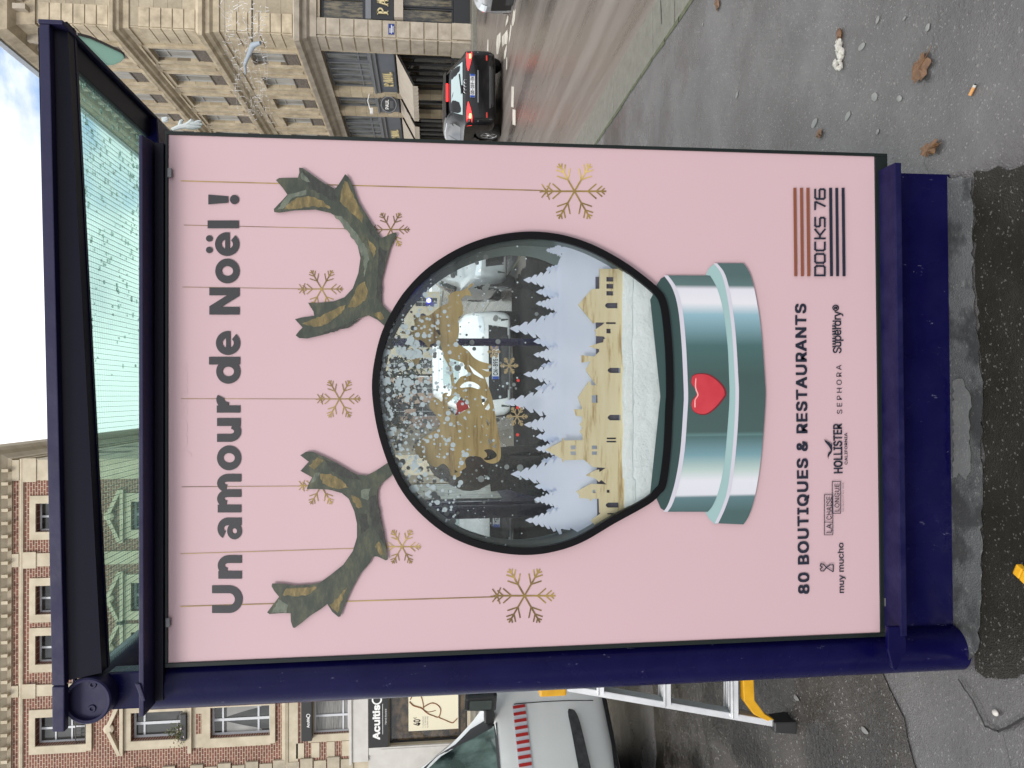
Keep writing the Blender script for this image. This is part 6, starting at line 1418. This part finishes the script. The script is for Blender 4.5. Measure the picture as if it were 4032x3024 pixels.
# ================================================================== step ladder
c8 = lambda X, Y_: (2200 + X*.8282, 2400 + Y_*.8282)
Fg = PZ(*c8(1105, 545), 0.0); YL = Fg.y
def LP(X, Y_, dy=0): return PY(*c8(X, Y_), YL + dy)
lad = thing('step_ladder', 'aluminium step ladder with yellow fittings standing behind the navy pole', 'ladder', (Fg.x + .2, YL + .2, 0))
ft, tp_ = LP(1060, 540), LP(-10, 425); d_ = (tp_ - ft).normalized(); wdt = .40
lean = Vector((0, .26, 0))        # the rails tip back as they rise
L1 = [ft, ft + (tp_ - ft)*1.0]
hgt = 1.75; dirn = Vector((d_.x, .17, d_.z)).normalized(); up_k = hgt/dirn.z
r1a, r1b = Vector((ft.x, YL, .02)), Vector((ft.x, YL, .02)) + dirn*up_k
inw = Vector((.47, .0, 0)); r2a = r1a + inw; r2b = Vector((2*(.5*(r1b.x + r2a.x)) - r1b.x + .0, r1b.y, r1b.z)) if False else r1b + Vector((.47 - 2*(r1b.x - r1a.x), 0, 0))
rails = MB().beam(r1a, r1b, .025, .062, (0, 1, 0)); rails.build('rail', m_alu, lad, bevel=.003)
MB().beam(r2a, r2b, .025, .062, (0, 1, 0)).build('rail', m_alu, lad, bevel=.003)
for z in (.22, .47, .72, .97, 1.22, 1.47):
    f_ = (z - .02)/(r1b.z - .02); a, b = r1a.lerp(r1b, f_), r2a.lerp(r2b, f_)
    s_ = MB().beam(a, b, .085, .028, (0, .2, 1))
    for k in range(5): o = Vector((0, -.0425 + k*.0205, .0155)); s_.beam(a + o, b + o, .006, .004)
    s_.build('step', m_alu, lad)
for a in (r1a, r2a): MB().hexa([(a.x - .024, a.y - .05, 0), (a.x + .024, a.y - .05, 0), (a.x + .024, a.y + .05, 0), (a.x - .024, a.y + .05, 0), (a.x - .019, a.y - .037, .085), (a.x + .021, a.y - .037, .085), (a.x + .021, a.y + .04, .085), (a.x - .019, a.y + .04, .085)]).build('foot', m_black, lad, bevel=.006)
for s, a in ((1, r1a), (-1, r2a)):
    P = [(a.x + s*.012, .09), (a.x + s*.045, .155), (a.x + s*.10, .195), (a.x + s*.235, .20)]
    lo_ = [(x, z - .042 if i else z - .03) for i, (x, z) in enumerate(P)]
    MB().prism([(x, z) for x, z in P] + lo_[::-1], lambda u, v: Vector((u, YL - .018, v)), (0, .036, 0)).build('corner_brace', m_yellow, lad, bevel=.003)
# rear legs
q1, q2 = Vector((r1a.x + .03, YL + .62, .02)), Vector((r2a.x - .03, YL + .62, .02))
MB().beam(q1, r1b + Vector((.03, .08, 0)), .02, .04, (0, 1, 0)).build('rear_leg', m_alu, lad); MB().beam(q2, r2b + Vector((-.03, .08, 0)), .02, .04, (0, 1, 0)).build('rear_leg', m_alu, lad)
for z in (.3, .8): f_ = z/1.75; MB().beam(q1.lerp(r1b, f_), q2.lerp(r2b, f_), .015, .03).build('rear_brace', m_alu, lad)
for a in (q1, q2): MB().box(a.x - .02, a.x + .02, a.y - .03, a.y + .03, 0, .07).build('foot', m_black, lad, bevel=.005)
zz = PY(*c8(8, 430), YL + .13).z; f_ = (zz - .02)/(r1b.z - .02); a = r1a.lerp(r1b, f_)
MB().box(a.x - .03, a.x + .035, a.y - .045, a.y + .045, zz - .02, zz + .085).build('hinge_bracket', m_yellow, lad, bevel=.008)
MB().box(r1b.x - .02, r2b.x + .02, r1b.y - .06, r1b.y + .22, r1b.z - .02, r1b.z + .02).build('top_tray', m_yellow, lad, bevel=.01)

# ================================================================== small things on the pavement
def leaf(label, pix, size, ang, seed, lobes=True):
    c = PZ(*pix, .004); rr = random.Random(seed); n = 26; mb = MB(); pts = []
    for i in range(n):
        a = 2*math.pi*i/n; r = size*(.62 + .38*abs(math.cos(2.5*a)) if lobes else (.35 + .65*abs(math.cos(a))**1.3))*rr.uniform(.86, 1.08)
        pts.append((r*math.cos(a), r*math.sin(a)))
    ca, sa = math.cos(ang), math.sin(ang); mb.v.append((c.x, c.y, .012))
    for ring in (.5, 1.0):
        for x, y in pts: mb.v.append((c.x + (x*ca - y*sa)*ring, c.y + (x*sa + y*ca)*ring, .005 + .009*abs(noise.noise((x*60*ring + seed, y*60*ring, seed)))*(1 + ring) + (.004 if ring == .5 else 0)))
    for i in range(n):
        j = (i + 1) % n; mb.f.append((0, 1 + i, 1 + j)); mb.f.append((1 + i, 1 + n + i, 1 + n + j, 1 + j))
    t_ = thing('dead_leaf', label, 'leaf', (c.x, c.y, 0), 0, 'dead leaves on the pavement')
    mb.build('blade', m_leaf, t_, smooth=True)
    d = Vector((ca, sa, 0)); MB().tube([c + d*size*.1 + Vector((0, 0, .008)), c - d*size*.9 + Vector((0, 0, .007)), c - d*size*1.35 + Vector((.004, 0, .006))], [.0016, .0013, .001], 6).build('stalk', m_leaf, t_)
leaf('broad lobed brown leaf on the pavement near the cigarette end', (3630, 268), .045, 2.2, 1)
leaf('narrow curled brown leaf lying beside the navy skirt', (3667, 585), .036, 1.5, 2, False)
leaf('small scrap of brown leaf between the gum spots', (3228, 527), .020, 0.7, 3)
leaf('orange brown leaf scrap far off near the top edge', (2826, 10), .045, .3, 4, False)
c = PZ(3312, 215, 0); t_ = thing('crumpled_tissue', 'crumpled white paper tissue with a brown leaf end on the wet pavement', 'tissue', (c.x, c.y, 0))
mb = MB(); rr = random.Random(6)
for k in range(22): mb.sphere((c.x + rr.uniform(-.05, .055), c.y + rr.uniform(-.018, .018), rr.uniform(.004, .012)), rr.uniform(.006, .012), (rr.uniform(.8, 1.6), rr.uniform(.6, 1.2), rr.uniform(.6, 1)), 8, 6)
mb.v = [tuple(Vector(v) + noise.noise_vector(Vector(v)*130)*.005) for v in mb.v]
mb.build('paper', m_paper, t_, smooth=True)
mb = MB(); mb.sphere((c.x + .066, c.y - .004, .008), .017, (1.3, .8, .5), 8, 5); mb.v = [tuple(Vector(v) + noise.noise_vector(Vector(v)*150)*.006) for v in mb.v]; mb.build('leaf_end', m_leaf, t_)
a, b = PZ(2000 + 1980*.9186, 408*.9186, .005), PZ(2000 + 2004*.9186, 360*.9186, .005)
t_ = thing('cigarette_end', 'orange tipped cigarette end lying on the wet pavement', 'cigarette end', ((a.x + b.x)/2, (a.y + b.y)/2, 0))
MB().tube([a, a.lerp(b, .72)], .0042, 12).build('filter', m_filter, t_, smooth=True); MB().tube([a.lerp(b, .725), a.lerp(b, .93)], [.0042, .0038], 12).build('paper', m_paper, t_, smooth=True); MB().tube([a.lerp(b, .935), b], [.0037, .002], 10).build('ash', m_black, t_, smooth=True)
gums = [((1515, 200), 24, 'pale gum spot beside the crumpled tissue'), ((1583, 85), 18, 'gum spot near the top edge of the photo'), ((1697, 80), 12, 'small bright gum spot near the top edge'), ((1797, 118), 20, 'round gum spot above the broad leaf'), ((1312, 528), 26, 'large gum spot next to the small leaf scrap'), ((1455, 497), 24, 'oval gum spot left of the broad leaf'), ((1570, 415), 26, 'faint grey gum spot left of the cigarette end'), ((1676, 422), 20, 'gum spot nearest the cigarette end'), ((1583, 565), 14, 'small gum spot above the narrow leaf'), ((980, 408), 16, 'gum spot farthest toward the kerb'), ((834, 104), 8, 'tiny white fleck close to the kerb')]
for (X, Y_), r, lb in gums:
    x, y = 2000 + X*.9186, Y_*.9186; c = PZ(x, y, .003); rad = (PZ(x, y + r*.9186, .003) - c).length*.9; rr = random.Random(X)
    mb = MB(); n = 18; ph = rr.uniform(0, 6)
    mb.v.append((c.x, c.y, .006))
    for i in range(n):
        a = 2*math.pi*i/n; q_ = rad*(1 + .18*math.sin(2*a + ph) + rr.uniform(-.06, .06)); mb.v.append((c.x + q_*math.cos(a)*.75, c.y + q_*math.sin(a)*1.0, .0025))
    for i in range(n): mb.f.append((0, 1 + i, 1 + (i + 1) % n))
    tag(mb.build('gum_spot', m_gum, smooth=True), lb, 'gum spot', 'gum spots trodden into the pavement')
for X, Y_, lb in ((1127, 420, 'pale gum spot on the black wet asphalt by the ladder foot'), (1452, 575, 'long pale gum spot left of the pole on wet asphalt')):
    x, y = c8(X, Y_); c = PZ(x, y, .009); mb = MB(); n = 16; mb.v.append((c.x, c.y, .011))
    for i in range(n): a = 2*math.pi*i/n; mb.v.append((c.x + .009*math.cos(a), c.y + .020*math.sin(a)*(1 + .2*math.sin(3*a)), .0085))
    for i in range(n): mb.f.append((0, 1 + i, 1 + (i + 1) % n))
    tag(mb.build('gum_spot', m_gum, smooth=True), lb, 'gum spot', 'gum spots trodden into the pavement')
for X, Y_, lb in ((2090, 490, 'small white pebble on the pale slab by the pole'),):
    c = PZ(*c8(X, Y_), 0); mb = MB().sphere((c.x, c.y, .008), .008, (1, 1.2, .7), 10, 6); tag(mb.build('pebble', m_paper, smooth=True), lb, 'pebble')
# yellow strap end at the lower edge
a = [PZ(x, y, .02) for x, y in ((4004, 2238), (4030, 2262), (4070, 2300), (4130, 2340))]
sw = MB()
for i in range(len(a) - 1): sw.beam(a[i], a[i + 1], .028, .016)
tag(sw.build('yellow_strap', m_yellow, bevel=.004), 'end of a yellow strap on the dark ground at the lower edge', 'strap')

# ================================================================== Christmas lights and ornaments
gb = thing('light_garland', 'curtain of white Christmas light strings hung on a pale bracket across the stone building', 'light garland', (10.0, 25.2, 7.2))
c3z = lambda X, Y_: (400 + X*.3616, Y_*.3616)
YG = 24.0
def gp(X, Y_, x=9.9): return PX(*c3z(X, Y_), x)
MB().tube([gp(1570, 800), gp(1560, 700), gp(1600, 600), gp(1650, 490), gp(1730, 465)], [.03, .05, .06, .085, .05], 10).build('bracket', mat('pale blue grey bracket', (.30, .35, .40), .5), gb, smooth=True)
MB().beam(gp(1640, 500), Vector((XF, gp(1640, 500).y, gp(1640, 500).z)), .04, .04).build('bracket_arm', m_iron, gb)
rr = random.Random(9)
for k in range(9):
    X, Y_ = 1300 + k*58 + rr.uniform(-12, 12), 20 + rr.uniform(0, 60); st_ = MB(); P = []
    for i in range(26):
        f = i/25; P.append(gp(X + (1700 + k*22 - X)*f*.55 + 22*math.sin(f*13 + k) + rr.uniform(-9, 9), Y_ + f*(1250 + rr.uniform(-60, 60)), 9.9 + .25*math.sin(f*7 + k)))
    st_.tube(P, .0025, 4, False)
    for i, p in enumerate(P):
        for _ in range(1 if rr.random() < .7 else 2):
            d = Vector((rr.uniform(-.3, .3), rr.uniform(-1, 1), rr.uniform(-1, 1))).normalized()*rr.uniform(.06, .16); st_.tube([p, p + d], .0055, 4, False)
    st_.build('light_string', m_wire, gb, fix=False)
an = thing('antler_ornament', 'small white branching antler ornament fixed at the far corner of the shelter roof', 'ornament', (.86, 2.5, 2.2))
def op_(X, Y_): return PY(*c3z(X, Y_), 2.55)
wa = mat('white enamel ornament', (.60, .66, .66), .4)
o = MB(); o.tube([op_(765, 1412), op_(840, 1385), op_(905, 1372), op_(1000, 1388), op_(1085, 1385)], [.006, .008, .009, .008, .003], 8); o.tube([op_(845, 1385), op_(865, 1320), op_(885, 1310)], [.007, .006, .004], 8); o.tube([op_(905, 1372), op_(960, 1340), op_(985, 1312), op_(1005, 1318)], [.008, .008, .007, .003], 8)
o.tube([op_(960, 1342), op_(1040, 1350), op_(1100, 1355)], [.007, .007, .003], 8); o.tube([op_(1010, 1350), op_(1050, 1325), op_(1085, 1318)], [.007, .006, .003], 8); o.tube([op_(660, 1305), op_(700, 1300), op_(722, 1288)], [.008, .009, .006], 8)
o.build('antler_branch', wa, an, smooth=True)
MB().tube([op_(765, 1412), Vector((ex1, 2.55, 2.2))], .004, 6).build('fixing_wire', m_iron, an)

# ================================================================== people
def skin_body(name, joints, edges, radii, m, parent):
    me = bpy.data.meshes.new(name); me.from_pydata([tuple(j) for j in joints], edges, []); ob = bpy.data.objects.new(name, me); C.objects.link(ob)
    md = ob.modifiers.new('skin', 'SKIN'); md.use_smooth_shade = True
    for i, r in enumerate(radii): me.skin_vertices[0].data[i].radius = (r, r) if not isinstance(r, tuple) else r
    me.skin_vertices[0].data[0].use_root = True
    s2 = ob.modifiers.new('sub', 'SUBSURF'); s2.levels = s2.render_levels = 2
    dg = bpy.context.evaluated_depsgraph_get(); out = bpy.data.meshes.new_from_object(ob.evaluated_get(dg)); bpy.data.objects.remove(ob)
    out.name = name
    return link(name, out, m, parent, local=True, smooth=True)
def figure(label, loc, rz, J, skin, coat, legs, hairm, hood=False, arms_h=None):
    t_ = thing('person', label, 'person', loc, rz)
    V = Vector
    # order: 0 pelvis 1 waist 2 chest 3 neck base 4 neck 5 head low 6 head mid 7 head top, then legs and arms
    names = list(J); idx = {n: i for i, n in enumerate(names)}
    E_ = [('pelvis', 'waist'), ('waist', 'chest'), ('chest', 'neckb'), ('neckb', 'neck'), ('neck', 'headl'), ('headl', 'headm'), ('headm', 'headt')]
    R = dict(pelvis=(.15, .12), waist=(.135, .10), chest=(.165, .115), neckb=(.075, .07), neck=(.055, .055), headl=(.07, .08), headm=(.078, .095), headt=(.05, .06))
    for s in 'lr':
        E_ += [('pelvis', 'hip' + s), ('hip' + s, 'knee' + s), ('knee' + s, 'ank' + s), ('ank' + s, 'toe' + s), ('chest', 'sh' + s), ('sh' + s, 'elb' + s), ('elb' + s, 'wr' + s), ('wr' + s, 'palm' + s)]
        R.update({'hip' + s: .09, 'knee' + s: .06, 'ank' + s: .042, 'toe' + s: .04, 'sh' + s: .062, 'elb' + s: .044, 'wr' + s: .03, 'palm' + s: .034})
        p, w = V(J['palm' + s]), V(J['wr' + s]); d = (p - w).normalized(); sd = d.cross(V((1, 0, 0)) if abs(d.x) < .7 else V((0, 0, 1))).normalized(); nn = d.cross(sd)
        for k, (o, l_) in enumerate(((-.03, .065), (-.01, .078), (.01, .073), (.03, .058))):
            for q_, (f, cu) in enumerate(((.35, 0), (1.0, .03))):
                nm = f'f{s}{k}{q_}'; J[nm] = tuple(p + d*(.03 + l_*f) + sd*o + nn*cu); names.append(nm); idx[nm] = len(names) - 1; R[nm] = .009 if q_ else .0105; E_.append((f'f{s}{k}0' if q_ else 'palm' + s, nm))
        nm = f't{s}'; J[nm] = tuple(p + sd*-.05 + d*.03 + nn*.02); names.append(nm); idx[nm] = len(names) - 1; R[nm] = .011; E_.append(('palm' + s, nm))
    skin_body('body', [J[n] for n in names], [(idx[a], idx[b]) for a, b in E_], [R[n] for n in names], skin, t_)
    # clothes: own surfaces a little outside the body
    def sub(names_, edges, grow, nm, m):
        ii = {n: i for i, n in enumerate(names_)}; rr_ = []
        for n in names_:
            r = R[n]; rr_.append(tuple(v + grow for v in r) if isinstance(r, tuple) else r + grow)
        return skin_body(nm, [J[n] for n in names_], [(ii[a], ii[b]) for a, b in edges], rr_, m, t_)
    sub(['pelvis', 'waist', 'chest', 'neckb', 'shl', 'elbl', 'wrl', 'shr', 'elbr', 'wrr'], [('pelvis', 'waist'), ('waist', 'chest'), ('chest', 'neckb'), ('chest', 'shl'), ('shl', 'elbl'), ('elbl', 'wrl'), ('chest', 'shr'), ('shr', 'elbr'), ('elbr', 'wrr')], .028, 'coat', coat)
    sub(['pelvis', 'hipl', 'kneel', 'ankl', 'hipr', 'kneer', 'ankr'], [('pelvis', 'hipl'), ('hipl', 'kneel'), ('kneel', 'ankl'), ('pelvis', 'hipr'), ('hipr', 'kneer'), ('kneer', 'ankr')], .018, 'trousers', legs)
    for s in 'lr': sub(['ank' + s, 'toe' + s], [('ank' + s, 'toe' + s)], .014, 'shoe', m_black)
    hm, ht = V(J['headm']), V(J['headt'])
    h = MB(); h.sphere(hm + V((-.028, 0, .035)), .118, (.95, .88, 1.02), 20, 14); 
    if hood: h.sphere(hm + V((-.05, 0, -.06)), .15, (.9, 1.0, 1.0), 18, 12)
    h.v = [tuple(V(v) + noise.noise_vector(V(v)*22)*.012) for v in h.v]
    h.build('hood' if hood else 'hair', hairm, t_, local=True, smooth=True)
    f = MB()
    for s in (1, -1): f.sphere(hm + V((.088, s*.032, .005)), .011, (1, 1, .7), 8, 6)
    f.build('eyes', m_black, t_, local=True); n_ = MB(); n_.sphere(hm + V((.103, 0, -.022)), .015, (1, .7, 1.4), 8, 6); n_.build('nose', skin, t_, local=True, smooth=True)
    MB().sphere(hm + V((.088, 0, -.062)), .022, (.4, 1, .3), 8, 6).build('mouth', m_red, t_, local=True, smooth=True)
    return t_
def standing():
    J = dict(pelvis=(0, 0, .92), waist=(0, 0, 1.08), chest=(0, 0, 1.30), neckb=(0, 0, 1.44), neck=(.01, 0, 1.50), headl=(.03, 0, 1.56), headm=(.02, 0, 1.64), headt=(0, 0, 1.71))
    for s, y in (('l', 1), ('r', -1)): J.update({'hip' + s: (0, y*.10, .86), 'knee' + s: (.06*y + .02, y*.10, .48), 'ank' + s: (.10*y - .03, y*.10, .08), 'toe' + s: (.10*y + .12, y*.11, .045), 'sh' + s: (0, y*.19, 1.38), 'elb' + s: (-.06, y*.27, 1.10), 'wr' + s: (.07, y*.30, .88), 'palm' + s: (.10, y*.30, .80)})
    return J
def seated():
    J = dict(pelvis=(0, 0, .55), waist=(.0, 0, .70), chest=(.03, 0, .92), neckb=(.05, 0, 1.05), neck=(.07, 0, 1.10), headl=(.10, 0, 1.15), headm=(.10, 0, 1.22), headt=(.08, 0, 1.29))
    for s, y in (('l', 1), ('r', -1)): J.update({'hip' + s: (.06, y*.10, .53), 'knee' + s: (.45, y*.12, .52), 'ank' + s: (.46, y*.12, .09), 'toe' + s: (.60, y*.13, .05), 'sh' + s: (.02, y*.18, 1.0), 'elb' + s: (.06, y*.24, .74), 'wr' + s: (.28, y*.12, .66), 'palm' + s: (.35, y*.10, .655)})
    return J
figure('person in a dark brown fur coat seated on the shelter bench, seen through the globe', (-.43, 4.05, 0), 0, seated(), m_skin, m_fur, m_dkcloth, m_hair, True)
p = PZ(1806, 12, .8); p = PY(1806, -6, 19.0)
figure('person in a light blue jacket walking by the bakery at the right edge', (p.x + .33, 19.0, ROADZ), RAD(180), standing(), m_skin, m_bluecoat, m_dkcloth, m_hair)
